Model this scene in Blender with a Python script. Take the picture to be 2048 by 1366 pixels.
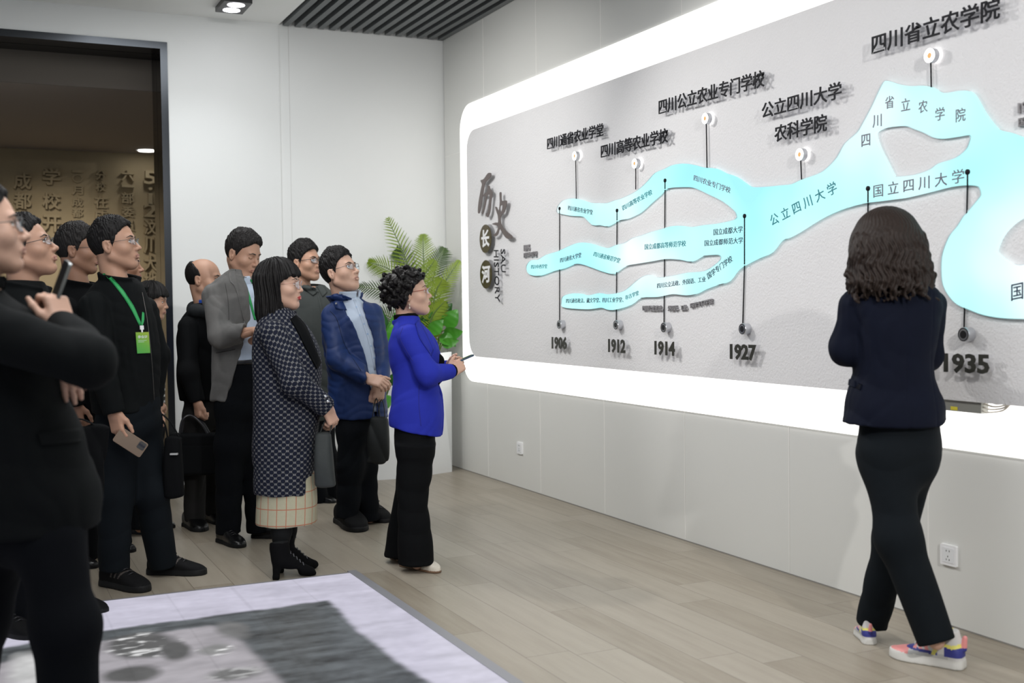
import bpy, math, random
import numpy as np
rng = np.random.default_rng(7)
random.seed(7)
SC = bpy.context.scene
COL = SC.collection
for _o in list(bpy.data.objects):
    bpy.data.objects.remove(_o)

# ------------------------------------------------------------------ camera
FPX, CX, CY, CAMH = 2300.0, 1024.0, 683.0, 1.36
YAW, PIT, ROL = math.radians(25.2225), math.radians(1.8734), math.radians(-0.7027)
FWD = np.array([math.sin(YAW)*math.cos(PIT), math.cos(YAW)*math.cos(PIT), -math.sin(PIT)])
RH = np.array([math.cos(YAW), -math.sin(YAW), 0.0])            # horizontal right
FH = np.array([math.sin(YAW), math.cos(YAW), 0.0])             # horizontal forward
_up0 = np.cross(RH, FWD)
RT = RH*math.cos(ROL) + _up0*math.sin(ROL)
UP = -RH*math.sin(ROL) + _up0*math.cos(ROL)
CAM = np.array([0.0, 0.0, CAMH])
from mathutils import Matrix, Vector
cam_data = bpy.data.cameras.new('camera')
cam = bpy.data.objects.new('camera', cam_data)
COL.objects.link(cam)
cam.matrix_world = Matrix(((RT[0], UP[0], -FWD[0], CAM[0]), (RT[1], UP[1], -FWD[1], CAM[1]),
                           (RT[2], UP[2], -FWD[2], CAM[2]), (0, 0, 0, 1)))
cam_data.sensor_width = 36.0
cam_data.lens = 36.0*FPX/2048.0
cam_data.clip_end = 100
cam_data.dof.use_dof = True
cam_data.dof.focus_distance = 6.3
cam_data.dof.aperture_fstop = 2.4
SC.camera = cam

# ------------------------------------------------------------------ world, lights, exposure
world = bpy.data.worlds.new('world'); SC.world = world; world.use_nodes = True
world.node_tree.nodes['Background'].inputs[0].default_value = (0.80, 0.90, 1.0, 1)
world.node_tree.nodes['Background'].inputs[1].default_value = 0.36
SC.view_settings.view_transform = 'Standard'
SC.view_settings.look = 'None'
SC.view_settings.exposure = 0.22
SC.view_settings.gamma = 1.0
SC.view_settings.use_curve_mapping = False
try:
    SC.cycles.max_bounces = 8; SC.cycles.diffuse_bounces = 4; SC.cycles.glossy_bounces = 3
    SC.cycles.transmission_bounces = 4; SC.cycles.transparent_max_bounces = 8
    SC.cycles.sample_clamp_indirect = 4.0; SC.cycles.caustics_reflective = False; SC.cycles.caustics_refractive = False
except Exception:
    pass

def area_light(name, loc, target, sx, sy, power, col=(1, 1, 1)):
    l = bpy.data.lights.new(name, 'AREA'); l.shape = 'RECTANGLE'; l.size = sx; l.size_y = sy
    l.energy = power; l.color = col
    o = bpy.data.objects.new(name, l); COL.objects.link(o); o.location = loc
    o.rotation_euler = (Vector(target)-Vector(loc)).to_track_quat('-Z', 'Y').to_euler()
    return o
def spot_light(name, loc, target, power, ang, blend=0.5, radius=0.04, col=(1, 1, 1)):
    l = bpy.data.lights.new(name, 'SPOT'); l.energy = power; l.spot_size = math.radians(ang); l.spot_blend = blend
    l.shadow_soft_size = radius; l.color = col
    o = bpy.data.objects.new(name, l); COL.objects.link(o); o.location = loc
    o.rotation_euler = (Vector(target)-Vector(loc)).to_track_quat('-Z', 'Y').to_euler()
    return o
area_light('hall_light', (0.6, 3.0, 3.45), (0.6, 3.0, 0), 2.2, 4.0, 95, (0.98, 0.99, 1.0))
area_light('hall_light', (1.2, 7.0, 3.5), (1.3, 7.2, 0), 1.6, 2.0, 42, (0.97, 0.99, 1.0))
spot_light('wall_spot', (1.5, -1.5, 3.4), (3.65, 4.4, 1.5), 500, 60, 0.6, 0.05, (1.0, 0.98, 0.95))
spot_light('wall_spot', (1.2, 6.9, 3.45), (3.6, 3.9, 1.2), 170, 65, 0.7, 0.05, (1.0, 0.98, 0.95))
spot_light('wall_spot', (0.9, 6.7, 3.5), (3.65, 7.7, 1.8), 150, 78, 1.0, 0.05, (1.0, 0.98, 0.95))  # added spot, brightens the left end of the board and upper wall
spot_light('wall_spot', (0.9, 7.6, 3.5), (1.75, 9.03, 2.1), 26, 50, 0.9, 0.05, (0.93, 0.97, 1.0))
spot_light('wall_spot', (0.2, 10.0, 2.95), (0.9, 13.2, 1.2), 250, 54, 1.0, 0.05, (1.0, 0.90, 0.76))

# ------------------------------------------------------------------ pixel -> place
def ray(px, py):
    return FWD*FPX + RT*(px-CX) - UP*(py-CY)
def on_floor(px, py, z=0.0):
    d = ray(px, py); return CAM + d*((z-CAMH)/d[2])
def on_x(px, py, X):
    d = ray(px, py); return CAM + d*(X/d[0])
def on_y(px, py, Y):
    d = ray(px, py); return CAM + d*(Y/d[1])
def at_depth(px, py, D):
    d = ray(px, py); return CAM + d*(D/(d @ FH))

XW, YB, ZC = 3.652, 9.035, 3.585        # right wall, back wall, ceiling

# ------------------------------------------------------------------ materials
class NT:
    def __init__(self, m):
        self.t = m.node_tree; self.n = self.t.nodes; self.l = self.t.links
    def node(self, kind, **kw):
        n = self.n.new(kind)
        for k, v in kw.items(): setattr(n, k, v)
        return n
    def link(self, a, b): self.l.new(a, b)
    def math(self, op, a, b=None, c=None):
        n = self.n.new('ShaderNodeMath'); n.operation = op
        for i, v in enumerate((a, b, c)):
            if v is None: continue
            if isinstance(v, (int, float)): n.inputs[i].default_value = v
            else: self.l.new(v, n.inputs[i])
        return n.outputs[0]
    def mix(self, f, a, b):
        n = self.n.new('ShaderNodeMix'); n.data_type = 'RGBA'
        for s, v in ((n.inputs[0], f), (n.inputs[6], a), (n.inputs[7], b)):
            if isinstance(v, (int, float)): s.default_value = v
            elif isinstance(v, tuple): s.default_value = (*v[:3], 1)
            else: self.l.new(v, s)
        return n.outputs[2]
    def noise(self, scale, detail=3, vec=None, rough=0.5):
        n = self.n.new('ShaderNodeTexNoise'); n.inputs['Scale'].default_value = scale
        n.inputs['Detail'].default_value = detail; n.inputs['Roughness'].default_value = rough
        if vec is not None: self.l.new(vec, n.inputs['Vector'])
        return n.outputs[0]
    def coord(self, which='Object', scale=None):
        c = self.n.new('ShaderNodeTexCoord').outputs[which]
        if scale:
            m = self.n.new('ShaderNodeMapping'); m.inputs['Scale'].default_value = scale
            self.l.new(c, m.inputs[0]); c = m.outputs[0]
        return c
    def ramp(self, f, stops):
        n = self.n.new('ShaderNodeValToRGB'); el = n.color_ramp.elements
        while len(el) < len(stops): el.new(0.5)
        for e, (p, c) in zip(el, stops): e.position = p; e.color = (*c[:3], 1)
        self.l.new(f, n.inputs[0]); return n.outputs[0]
MATS = {}
def mat(name, col, rough=0.6, metal=0.0, spec=0.5, vary=0.0, vscale=8.0, bump=0.0, bscale=200.0, bvec=None,
        sheen=0.0, trans=0.0, alpha=1.0, coat=0.0):
    if name in MATS: return MATS[name]
    m = bpy.data.materials.new(name); m.use_nodes = True
    t = NT(m); b = m.node_tree.nodes['Principled BSDF']
    b.inputs['Roughness'].default_value = rough; b.inputs['Metallic'].default_value = metal
    b.inputs['Specular IOR Level'].default_value = spec; b.inputs['Coat Weight'].default_value = coat
    b.inputs['Base Color'].default_value = (*col, 1)
    b.inputs['Sheen Weight'].default_value = sheen; b.inputs['Transmission Weight'].default_value = trans
    b.inputs['Alpha'].default_value = alpha
    vec = t.coord('Object', bvec)
    if vary:
        f = t.noise(vscale, 4, vec)
        lo = tuple(c*(1-vary) for c in col); hi = tuple(min(1, c*(1+vary)) for c in col)
        t.link(t.mix(f, lo, hi), b.inputs['Base Color'])
    if bump:
        bn = t.node('ShaderNodeBump'); bn.inputs['Strength'].default_value = bump; bn.inputs['Distance'].default_value = 0.01
        t.link(t.noise(bscale, 3, vec), bn.inputs['Height']); t.link(bn.outputs[0], b.inputs['Normal'])
    MATS[name] = m; return m
def emit(name, col, strength):
    if name in MATS: return MATS[name]
    m = bpy.data.materials.new(name); m.use_nodes = True
    n = m.node_tree.nodes; n.remove(n['Principled BSDF'])
    e = n.new('ShaderNodeEmission'); e.inputs[0].default_value = (*col, 1); e.inputs[1].default_value = strength
    m.node_tree.links.new(e.outputs[0], n['Material Output'].inputs[0]); MATS[name] = m; return m

M_wall = mat('painted_wall', (0.74, 0.75, 0.74), 0.55, vary=0.02, vscale=2, bump=0.03, bscale=300)
M_wallr = mat('panelled_wall', (0.70, 0.70, 0.67), 0.38, vary=0.015, vscale=2)
M_seam = mat('wall_seam', (0.80, 0.79, 0.76), 0.5)
M_ceil = mat('ceiling_paint', (0.88, 0.89, 0.88), 0.8, vary=0.02, vscale=2)
M_slat = mat('slat_grey', (0.13, 0.14, 0.145), 0.5)
M_plenum = mat('plenum_black', (0.008, 0.009, 0.012), 0.9)
M_steel = mat('polished_dark_steel', (0.05, 0.054, 0.06), 0.2, 1.0)
M_relief = mat('sandstone_relief', (0.44, 0.36, 0.23), 0.85, vary=0.12, vscale=5, bump=0.25, bscale=120)
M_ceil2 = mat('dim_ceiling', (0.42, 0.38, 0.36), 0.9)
M_panel = mat('plaster_panel', (0.76, 0.75, 0.755), 0.8, vary=0.02, vscale=3, bump=0.35, bscale=90)
M_glow = emit('luminous_trough', (1.0, 0.99, 0.96), 1.7)
M_dark = mat('dark_letter_face', (0.010, 0.010, 0.013), 0.6, spec=0.15)
M_brown = mat('brown_letter_face', (0.10, 0.075, 0.07), 0.35)
M_brown2 = mat('brown_mirror_face', (0.085, 0.06, 0.02), 0.12, 0.5)
M_white = mat('white_paint', (0.85, 0.85, 0.86), 0.4)
M_silver = mat('brushed_silver', (0.62, 0.63, 0.66), 0.3, 0.9)
M_black = mat('black_plastic', (0.012, 0.012, 0.014), 0.35)
M_chrome = mat('chrome', (0.7, 0.7, 0.72), 0.15, 1.0)

def acrylic():
    m = bpy.data.materials.new('clear_acrylic'); m.use_nodes = True
    t = NT(m); n = t.n; b = n['Principled BSDF']
    b.inputs['Base Color'].default_value = (0.92, 0.93, 0.95, 1); b.inputs['Roughness'].default_value = 0.06
    tr = t.node('ShaderNodeBsdfTransparent'); tr.inputs[0].default_value = (0.985, 0.985, 0.99, 1)
    mx = t.node('ShaderNodeMixShader'); mx.inputs[0].default_value = 0.10
    t.link(tr.outputs[0], mx.inputs[1]); t.link(b.outputs[0], mx.inputs[2]); t.link(mx.outputs[0], n['Material Output'].inputs[0])
    return m
M_acr = acrylic()

def wood_floor():
    m = bpy.data.materials.new('oak_plank_floor'); m.use_nodes = True
    t = NT(m); b = t.n['Principled BSDF']
    sep = t.node('ShaderNodeSeparateXYZ'); t.link(t.coord('Object'), sep.inputs[0])
    X, Y = sep.outputs[0], sep.outputs[1]
    pw, pl = 0.19, 1.22
    row = t.math('FLOOR', t.math('DIVIDE', X, pw))
    off = t.math('MULTIPLY', t.math('FRACT', t.math('MULTIPLY', t.math('SINE', t.math('MULTIPLY', row, 12.9898)), 43758.5453)), pl)
    yy = t.math('DIVIDE', t.math('ADD', Y, off), pl)
    col_i = t.math('FLOOR', yy)
    fx = t.math('FRACT', t.math('DIVIDE', X, pw)); fy = t.math('FRACT', yy)
    dx = t.math('MULTIPLY', t.math('MINIMUM', fx, t.math('SUBTRACT', 1.0, fx)), pw)
    dy = t.math('MULTIPLY', t.math('MINIMUM', fy, t.math('SUBTRACT', 1.0, fy)), pl)
    gap = t.math('LESS_THAN', t.math('MINIMUM', dx, dy), 0.0013)
    rnd = t.math('FRACT', t.math('MULTIPLY', t.math('SINE', t.math('ADD', t.math('MULTIPLY', row, 78.233), t.math('MULTIPLY', col_i, 37.719))), 9631.13))
    cmb = t.node('ShaderNodeCombineXYZ'); t.link(t.math('MULTIPLY', X, 14.0), cmb.inputs[0]); t.link(t.math('ADD', t.math('MULTIPLY', Y, 1.1), t.math('MULTIPLY', rnd, 40)), cmb.inputs[1])
    g = t.noise(1.6, 6, cmb.outputs[0], 0.6)
    cmb2 = t.node('ShaderNodeCombineXYZ'); t.link(t.math('MULTIPLY', X, 60.0), cmb2.inputs[0]); t.link(t.math('MULTIPLY', Y, 2.0), cmb2.inputs[1])
    g2 = t.noise(2.0, 4, cmb2.outputs[0], 0.6)
    c1 = t.ramp(g, [(0.25, (0.205, 0.170, 0.126)), (0.55, (0.285, 0.247, 0.192)), (0.8, (0.33, 0.292, 0.237))])
    c2 = t.mix(t.math('MULTIPLY', g2, 0.35), c1, (0.22, 0.18, 0.135))
    c3 = t.mix(t.math('MULTIPLY', rnd, 0.45), c2, (0.40, 0.36, 0.30))
    c4 = t.mix(t.math('MULTIPLY', gap, 0.75), c3, (0.07, 0.055, 0.04))
    t.link(c4, b.inputs['Base Color']); b.inputs['Roughness'].default_value = 0.36
    b.inputs['Specular IOR Level'].default_value = 0.4
    bn = t.node('ShaderNodeBump'); bn.inputs['Strength'].default_value = 0.05; bn.inputs['Distance'].default_value = 0.005
    t.link(g2, bn.inputs['Height']); t.link(bn.outputs[0], b.inputs['Normal'])
    return m
M_floor = wood_floor()

# ------------------------------------------------------------------ mesh helpers
def tag(o, label=None, cat=None, group=None, kind=None):
    if label: o['label'] = label
    if cat: o['category'] = cat
    if group: o['group'] = group
    if kind: o['kind'] = kind
    return o
def mesh_obj(name, V, F, m=None, parent=None, smooth=False, mi=None, attrs=None):
    V = np.asarray(V, dtype=np.float32).reshape(-1, 3)
    me = bpy.data.meshes.new(name)
    if isinstance(F, np.ndarray) and F.ndim == 2:
        k = F.shape[1]; nf = len(F)
        me.vertices.add(len(V)); me.vertices.foreach_set('co', V.ravel())
        me.loops.add(nf*k); me.loops.foreach_set('vertex_index', F.astype(np.int32).ravel())
        me.polygons.add(nf); me.polygons.foreach_set('loop_start', np.arange(0, nf*k, k, dtype=np.int32))
        me.update(calc_edges=True)
    else:
        me.from_pydata([tuple(map(float, v)) for v in V], [], [tuple(int(i) for i in f) for f in F]); me.update()
    if smooth: me.polygons.foreach_set('use_smooth', np.ones(len(me.polygons), dtype=bool))
    ms = m if isinstance(m, (list, tuple)) else [m]
    for x in ms:
        if x: me.materials.append(x)
    if mi is not None: me.polygons.foreach_set('material_index', np.asarray(mi, dtype=np.int32))
    for an, av in (attrs or {}).items():
        a = me.attributes.new(an, 'FLOAT_VECTOR', 'POINT'); a.data.foreach_set('vector', np.asarray(av, dtype=np.float32).ravel())
    me.validate()
    o = bpy.data.objects.new(name, me); COL.objects.link(o)
    if parent is not None: o.parent = parent
    return o
def empty(name, loc=(0, 0, 0), rz=0.0):
    o = bpy.data.objects.new(name, None); COL.objects.link(o)
    o.location = tuple(float(v) for v in loc); o.rotation_euler = (0, 0, rz); o.empty_display_size = 0.1
    return o
class MB:
    """collects pieces into one mesh"""
    def __init__(self): self.V = []; self.F = []; self.I = []; self.n = 0
    def add(self, V, F, i=0):
        V = np.asarray(V, float).reshape(-1, 3); self.V.append(V)
        for f in F: self.F.append(tuple(int(a)+self.n for a in f)); self.I.append(i)
        self.n += len(V); return self
    def box(self, lo, hi, i=0, M=None):
        x0, y0, z0 = lo; x1, y1, z1 = hi
        V = np.array([(x0, y0, z0), (x1, y0, z0), (x1, y1, z0), (x0, y1, z0), (x0, y0, z1), (x1, y0, z1), (x1, y1, z1), (x0, y1, z1)], float)
        if M is not None: V = M(V)
        return self.add(V, [(0, 3, 2, 1), (4, 5, 6, 7), (0, 1, 5, 4), (1, 2, 6, 5), (2, 3, 7, 6), (3, 0, 4, 7)], i)
    def tube(self, pts, r, n=8, i=0, cap=True, flat=None):
        V, F = tube(pts, r, n, cap, flat); return self.add(V, F, i)
    def prism(self, poly, frame, h0, h1, i=0):
        """poly: 2-D outline; frame: (origin, ex, ey, en)"""
        o, ex, ey, en = [np.asarray(a, float) for a in frame]; n = len(poly)
        P = np.asarray(poly, float)
        B = o + P[:, :1]*ex + P[:, 1:2]*ey
        V = np.vstack([B+en*h0, B+en*h1])
        F = [tuple(range(n-1, -1, -1)), tuple(range(n, 2*n))] + [(k, (k+1) % n, n+(k+1) % n, n+k) for k in range(n)]
        return self.add(V, F, i)
    def lathe(self, prof, frame, n=24, i=0, idx=None):
        o, ex, ey, en = [np.asarray(a, float) for a in frame]
        a = np.linspace(0, 2*np.pi, n, endpoint=False); V = []; F = []; I = []
        for r, h in prof:
            V.append(o + np.cos(a)[:, None]*ex*r + np.sin(a)[:, None]*ey*r + en*h)
        V = np.vstack(V); m = len(prof)
        for k in range(m-1):
            for j in range(n):
                F.append((k*n+j, k*n+(j+1) % n, (k+1)*n+(j+1) % n, (k+1)*n+j))
        F.append(tuple(range(n-1, -1, -1))); F.append(tuple((m-1)*n+j for j in range(n)))
        return self.add(V, F, i)
    def build(self, name, m, parent=None, smooth=False):
        return mesh_obj(name, np.vstack(self.V), self.F, m, parent, smooth, self.I if isinstance(m, (list, tuple)) else None)
def nrm(v):
    v = np.asarray(v, float); return v/max(1e-9, np.linalg.norm(v))
def tube(pts, r, n=8, cap=True, flat=None):
    P = np.asarray(pts, float); k = len(P)
    R = np.full(k, r) if np.isscalar(r) else np.asarray(r, float)
    T = np.gradient(P, axis=0); T /= np.maximum(1e-9, np.linalg.norm(T, axis=1))[:, None]
    ref = np.array([0, 0, 1.0]) if abs(T[0][2]) < 0.9 else np.array([1.0, 0, 0])
    u = nrm(np.cross(T[0], ref)); V = []
    a = np.linspace(0, 2*np.pi, n, endpoint=False)
    for j in range(k):
        u = nrm(u - T[j]*(u @ T[j])); w = np.cross(T[j], u)
        ru, rw = (R[j], R[j]) if flat is None else (R[j], R[j]*flat)
        V.append(P[j] + np.cos(a)[:, None]*u*ru + np.sin(a)[:, None]*w*rw)
    V = np.vstack(V); F = []
    for j in range(k-1):
        for q in range(n): F.append((j*n+q, j*n+(q+1) % n, (j+1)*n+(q+1) % n, (j+1)*n+q))
    if cap: F += [tuple(range(n-1, -1, -1)), tuple((k-1)*n+q for q in range(n))]
    return V, F
def spline(pts, n=6):
    P = np.asarray(pts, float); out = []
    for i in range(len(P)-1):
        p0, p1, p2, p3 = P[max(0, i-1)], P[i], P[i+1], P[min(len(P)-1, i+2)]
        for t in np.linspace(0, 1, n, endpoint=False):
            out.append(0.5*((2*p1)+(-p0+p2)*t+(2*p0-5*p1+4*p2-p3)*t*t+(-p0+3*p1-3*p2+p3)*t**3))
    out.append(P[-1]); return np.array(out)
def closed_spline(pts, n=5):
    P = np.asarray(pts, float); k = len(P); out = []
    for i in range(k):
        p0, p1, p2, p3 = P[(i-1) % k], P[i], P[(i+1) % k], P[(i+2) % k]
        for t in np.linspace(0, 1, n, endpoint=False):
            out.append(0.5*((2*p1)+(-p0+p2)*t+(2*p0-5*p1+4*p2-p3)*t*t+(-p0+3*p1-3*p2+p3)*t**3))
    return np.array(out)
def round_rect(x0, y0, x1, y1, r, n=8):
    out = []
    for cx, cy, a0 in ((x1-r, y1-r, 0), (x0+r, y1-r, 90), (x0+r, y0+r, 180), (x1-r, y0+r, 270)):
        for a in np.linspace(a0, a0+90, n+1): out.append((cx+r*math.cos(math.radians(a)), cy+r*math.sin(math.radians(a))))
    return out
def curve_fill(loops, extrude=0.0):
    """2-D outlines (holes allowed) -> verts, faces of a filled flat plate"""
    cu = bpy.data.curves.new('fill', 'CURVE'); cu.dimensions = '2D'; cu.fill_mode = 'BOTH'; cu.extrude = extrude
    for lp in loops:
        s = cu.splines.new('POLY'); s.points.add(len(lp)-1); s.use_cyclic_u = True
        for p, q in zip(s.points, lp): p.co = (q[0], q[1], 0, 1)
    return curve_arrays(cu)
def curve_arrays(cu):
    ob = bpy.data.objects.new('temp', cu); COL.objects.link(ob)
    me = bpy.data.meshes.new_from_object(ob)
    V = np.empty(len(me.vertices)*3, dtype=np.float32); me.vertices.foreach_get('co', V)
    F = [tuple(p.vertices) for p in me.polygons]
    bpy.data.objects.remove(ob); bpy.data.curves.remove(cu); bpy.data.meshes.remove(me)
    return V.reshape(-1, 3).astype(float), F
def glyphs(body, extrude=0.0, bold=0.0, vertical=False):
    cu = bpy.data.curves.new('glyphs', 'FONT'); cu.body = body; cu.size = 1.0; cu.extrude = extrude; cu.offset = bold
    cu.resolution_u = 2; cu.space_line = 0.95
    return curve_arrays(cu)

# ================================================================== the room
def struct(name, mb, m, parent=None, label=None):
    o = mb.build(name, m, parent); 
    if parent is None: tag(o, label, None, None, 'structure')
    return o
struct('floor', MB().box((-7, -4, -0.12), (5.2, 15.5, 0)), M_floor, None, 'pale oak plank floor of the exhibition hall')
# right wall with panel seams
struct('wall_right', MB().box((XW, -4, 0), (XW+0.2, YB+0.0, 4.0)), M_wallr, None, 'off-white panelled wall behind the illuminated history board')
sm = MB()
for py_ in (1209, ): pass
for yy in (6.385, 5.47, 3.635, 4.55, 7.30, 8.215, 2.72): sm.box((XW-0.0015, yy-0.003, 0.012), (XW+0.001, yy+0.003, ZC))
sm.box((XW-0.0015, 0, 2.60), (XW+0.001, YB, 2.604))
struct('trim_1', sm, M_seam, None, 'thin pale joints between the panels of the right wall')
struct('baseboard_right', MB().box((XW-0.004, -4, 0), (XW, YB, 0.006)), mat('base_shadow_gap', (0.25, 0.24, 0.22), 0.7), None, 'narrow grey base line of the right wall')
# back wall with the doorway
DX1, DX0, DZ = 1.40, -3.2, 3.367
bw = MB()
bw.box((DX1, YB, 0), (2.255, YB+0.42, 4.0)); bw.box((-7, YB, DZ), (DX1, YB+0.42, 4.0)); bw.box((-7, YB, 0), (DX0, YB+0.42, DZ))
bw.box((2.255, YB+0.012, 0), (XW+0.2, YB+0.42, 4.0))
struct('wall_back', bw, M_wall, None, 'white back wall with the wide doorway')
struct('trim_2', MB().box((2.335, YB+0.0105, 0.0), (2.339, YB+0.0125, ZC)), mat('wall_joint', (0.60, 0.60, 0.585), 0.6), None, 'faint vertical joint in the white back wall')
# doorway frame of dark polished steel
fr = MB(); fw = 0.052; jd = 0.40
fr.box((DX1-fw, YB-0.014, 0), (DX1, YB, DZ)); fr.box((DX0, YB-0.014, DZ-fw), (DX1-fw, YB, DZ)); fr.box((DX0, YB-0.014, 0), (DX0+fw, YB, DZ-fw))
fr.box((DX1-fw, YB, 0), (DX1-fw+0.012, YB+jd*0.5-0.006, DZ-fw)); fr.box((DX1-fw, YB+jd*0.5+0.006, 0), (DX1-fw+0.012, YB+jd+0.03, DZ-fw))
fr.box((DX0, YB, DZ-fw), (DX1-fw, YB+jd*0.5-0.006, DZ-fw+0.012)); fr.box((DX0, YB+jd*0.5+0.006, DZ-fw), (DX1-fw, YB+jd+0.03, DZ-fw+0.012))
fr.box((DX0+fw, YB, 0), (DX0+fw+0.01, YB+jd+0.03, DZ-fw))
struct('trim_3', fr, M_steel, None, 'polished dark steel frame lining the wide doorway')
# ceiling, slatted field and dark void over it
ce = MB(); ce.box((-7, -4, ZC), (2.255, YB, ZC+0.15)); ce.box((2.255, -4, ZC), (2.262, YB, ZC+0.5))
struct('ceiling', ce, M_ceil, None, 'white plaster ceiling beside the dark slats')
struct('ceiling_void', MB().box((2.262, -4, 3.95), (XW+0.2, YB, 4.0)), M_plenum, None, 'black void above the ceiling slats')
sx0, sx1, ns = 2.288, 3.60, 15
for i in range(ns):
    x = sx0 + (sx1-sx0)*i/(ns-1)
    o = MB().box((x, 1.2, ZC-0.012), (x+0.046, YB-0.012, ZC+0.09)).build('ceiling_slat', M_slat)
    nth = ['first', 'second', 'third', 'fourth', 'fifth', 'sixth', 'seventh', 'eighth', 'ninth', 'tenth', 'eleventh', 'twelfth', 'thirteenth', 'fourteenth', 'fifteenth'][i]
    tag(o, 'dark grey ceiling slat, %s counted from the white ceiling edge' % nth, 'ceiling slat', 'dark grey ceiling slats')
# the room seen through the doorway
YR = 13.3
_rp = on_y(150, 302, YR); ZR = float(_rp[2])
struct('wall_relief', MB().box((-7, YR, 0), (4.5, YR+0.2, ZR+0.3)), M_relief, None, 'sand-coloured wall with raised characters beyond the doorway')
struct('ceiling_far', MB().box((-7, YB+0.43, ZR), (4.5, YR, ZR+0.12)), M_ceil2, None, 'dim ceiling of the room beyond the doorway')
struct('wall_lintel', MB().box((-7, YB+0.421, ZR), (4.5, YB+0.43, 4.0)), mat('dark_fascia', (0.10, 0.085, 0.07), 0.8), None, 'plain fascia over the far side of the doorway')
struct('wall_far', MB().box((4.3, YB+0.43, 0), (4.5, YR, ZR)), M_relief, None, 'side wall of the room beyond the doorway')
dl = empty('recessed_downlight', on_y(293, 299.5, 12.5)*[1, 1, 0]+[0, 0, ZR])
dp = on_floor(293, 299.5, ZR); dl.location = tuple(dp)
MB().lathe([(0.11, -0.008), (0.11, 0.0), (0.085, 0.0), (0.085, -0.008)], ((0, 0, 0), (1, 0, 0), (0, 1, 0), (0, 0, 1)), 24).build('trim_ring', M_white, dl)
MB().lathe([(0.084, -0.014), (0.084, -0.009)], ((0, 0, 0), (1, 0, 0), (0, 1, 0), (0, 0, 1)), 24).build('lamp', emit('downlight_glow', (1, 0.97, 0.9), 12), dl)
tag(dl, 'small round lit downlight in the dim ceiling beyond the doorway', 'downlight')

# ------------------------------------------------------------------ lettering on planes
def put_text(body, LL, LR, UL, plane, depth=0.02, bold=0.0, rot=False, axis='x', gap=None):
    """glyph solids on a vertical wall plane: front at 'plane', growing back by depth"""
    f = on_x if axis == 'x' else on_y
    A, B, C = f(*LL, plane), f(*LR, plane), f(*UL, plane)
    V, F = glyphs(body, 0.5, bold)
    lo, hi = V.min(0), V.max(0)
    u = (V[:, 0]-lo[0])/(hi[0]-lo[0]); v = (V[:, 1]-lo[1])/(hi[1]-lo[1]); w = 0.5-V[:, 2]
    e1 = B-A
    e2 = C-A
    if rot:
        n = np.array([-1.0, 0, 0]) if axis == 'x' else np.array([0, -1.0, 0])
        e2 = np.cross(n, nrm(e1))*np.linalg.norm(C-A)
    back = np.array([1.0, 0, 0]) if axis == 'x' else np.array([0, 1.0, 0])
    return A + u[:, None]*e1 + v[:, None]*e2 + w[:, None]*back*depth, F
def lettering(name, body, LL, LR, UL, plane, label, cat, group=None, depth=0.032, bold=0.012, face=None, body_m=None):
    V, F = put_text(body, LL, LR, UL, plane, 0.004, bold)
    V2, F2 = put_text(body, LL, LR, UL, plane+0.0045, depth, bold)
    c = V.mean(0); c = np.array([XP, c[1], V[:, 2].min()])
    e = empty(name, c)
    mesh_obj('letter_face', V-c, F, face or M_dark, e); mesh_obj('acrylic_body', V2-c, F2, body_m or M_acr, e)
    tag(e, label, cat, group); return e

# ------------------------------------------------------------------ the illuminated history board
XP = XW-0.06          # front of the plaster panel
Yl, Yr_, Zt, Zb = 8.673, 0.25, 2.958, 0.742
V, F = curve_fill([round_rect(-Yl, Zb, -Yr_, Zt, 0.20, 10)], 0.005)
V = np.c_[np.full(len(V), XW-0.006)+V[:, 2], -V[:, 0], V[:, 1]]
bd = empty('history_board', (XW, 4.5, Zb))
mesh_obj('light_trough', V-[XW, 4.5, Zb], F, M_glow, bd)
iy = on_x(935, 450, XP)[1]; izt = on_x(1200, 168, XP)[2]; izb = on_x(1200, 736, XP)[2]
V, F = curve_fill([round_rect(-iy, izb, -Yr_-0.2, izt, 0.15, 10)], 0.01)
V = np.c_[np.full(len(V), XP+0.01)+V[:, 2], -V[:, 0], V[:, 1]]
mesh_obj('plaster_panel', V-[XW, 4.5, Zb], F, M_panel, bd)
MB().box((XP+0.02-XW, -3.8, izb+0.3-Zb), (-0.011, 3.6, izt-0.3-Zb)).build('backing_frame', M_black, bd)
tag(bd, 'long plaster history board with rounded corners in a glowing white trough on the right wall', 'display board')
# driver and wires showing under the board
dq = on_x(1930, 805, XW-0.03)
dv = empty('light_driver', (XW-0.03, dq[1], izb-0.045))
MB().box((-0.02, -0.10, 0), (0.022, 0.32, 0.06)).build('driver_case', mat('driver_grey', (0.33, 0.33, 0.30), 0.5, 0.4), dv)
MB().box((-0.0215, 0.02, 0.004), (-0.0195, 0.055, 0.018)).build('sticker', mat('sticker_yellow', (0.75, 0.65, 0.05), 0.6), dv)
MB().box((-0.018, 0.32, 0.0), (0.018, 0.35, 0.066)).build('end_cap', M_black, dv)
for k in range(4):
    r = random.Random(k); pts = spline([(-0.01+0.005*k, -0.10, 0.012+0.013*k), (-0.012, -0.13-0.012*k, 0.008+0.012*k), (0.0, -0.19, 0.02+0.009*k), (0.0, -0.235, 0.058)], 6)
    MB().tube(pts, 0.0035, 6).build('wire', mat('wire_white', (0.75, 0.70, 0.62), 0.5), dv)
tag(dv, 'grey power supply with pale wires hanging under the board edge', 'power supply')

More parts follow.
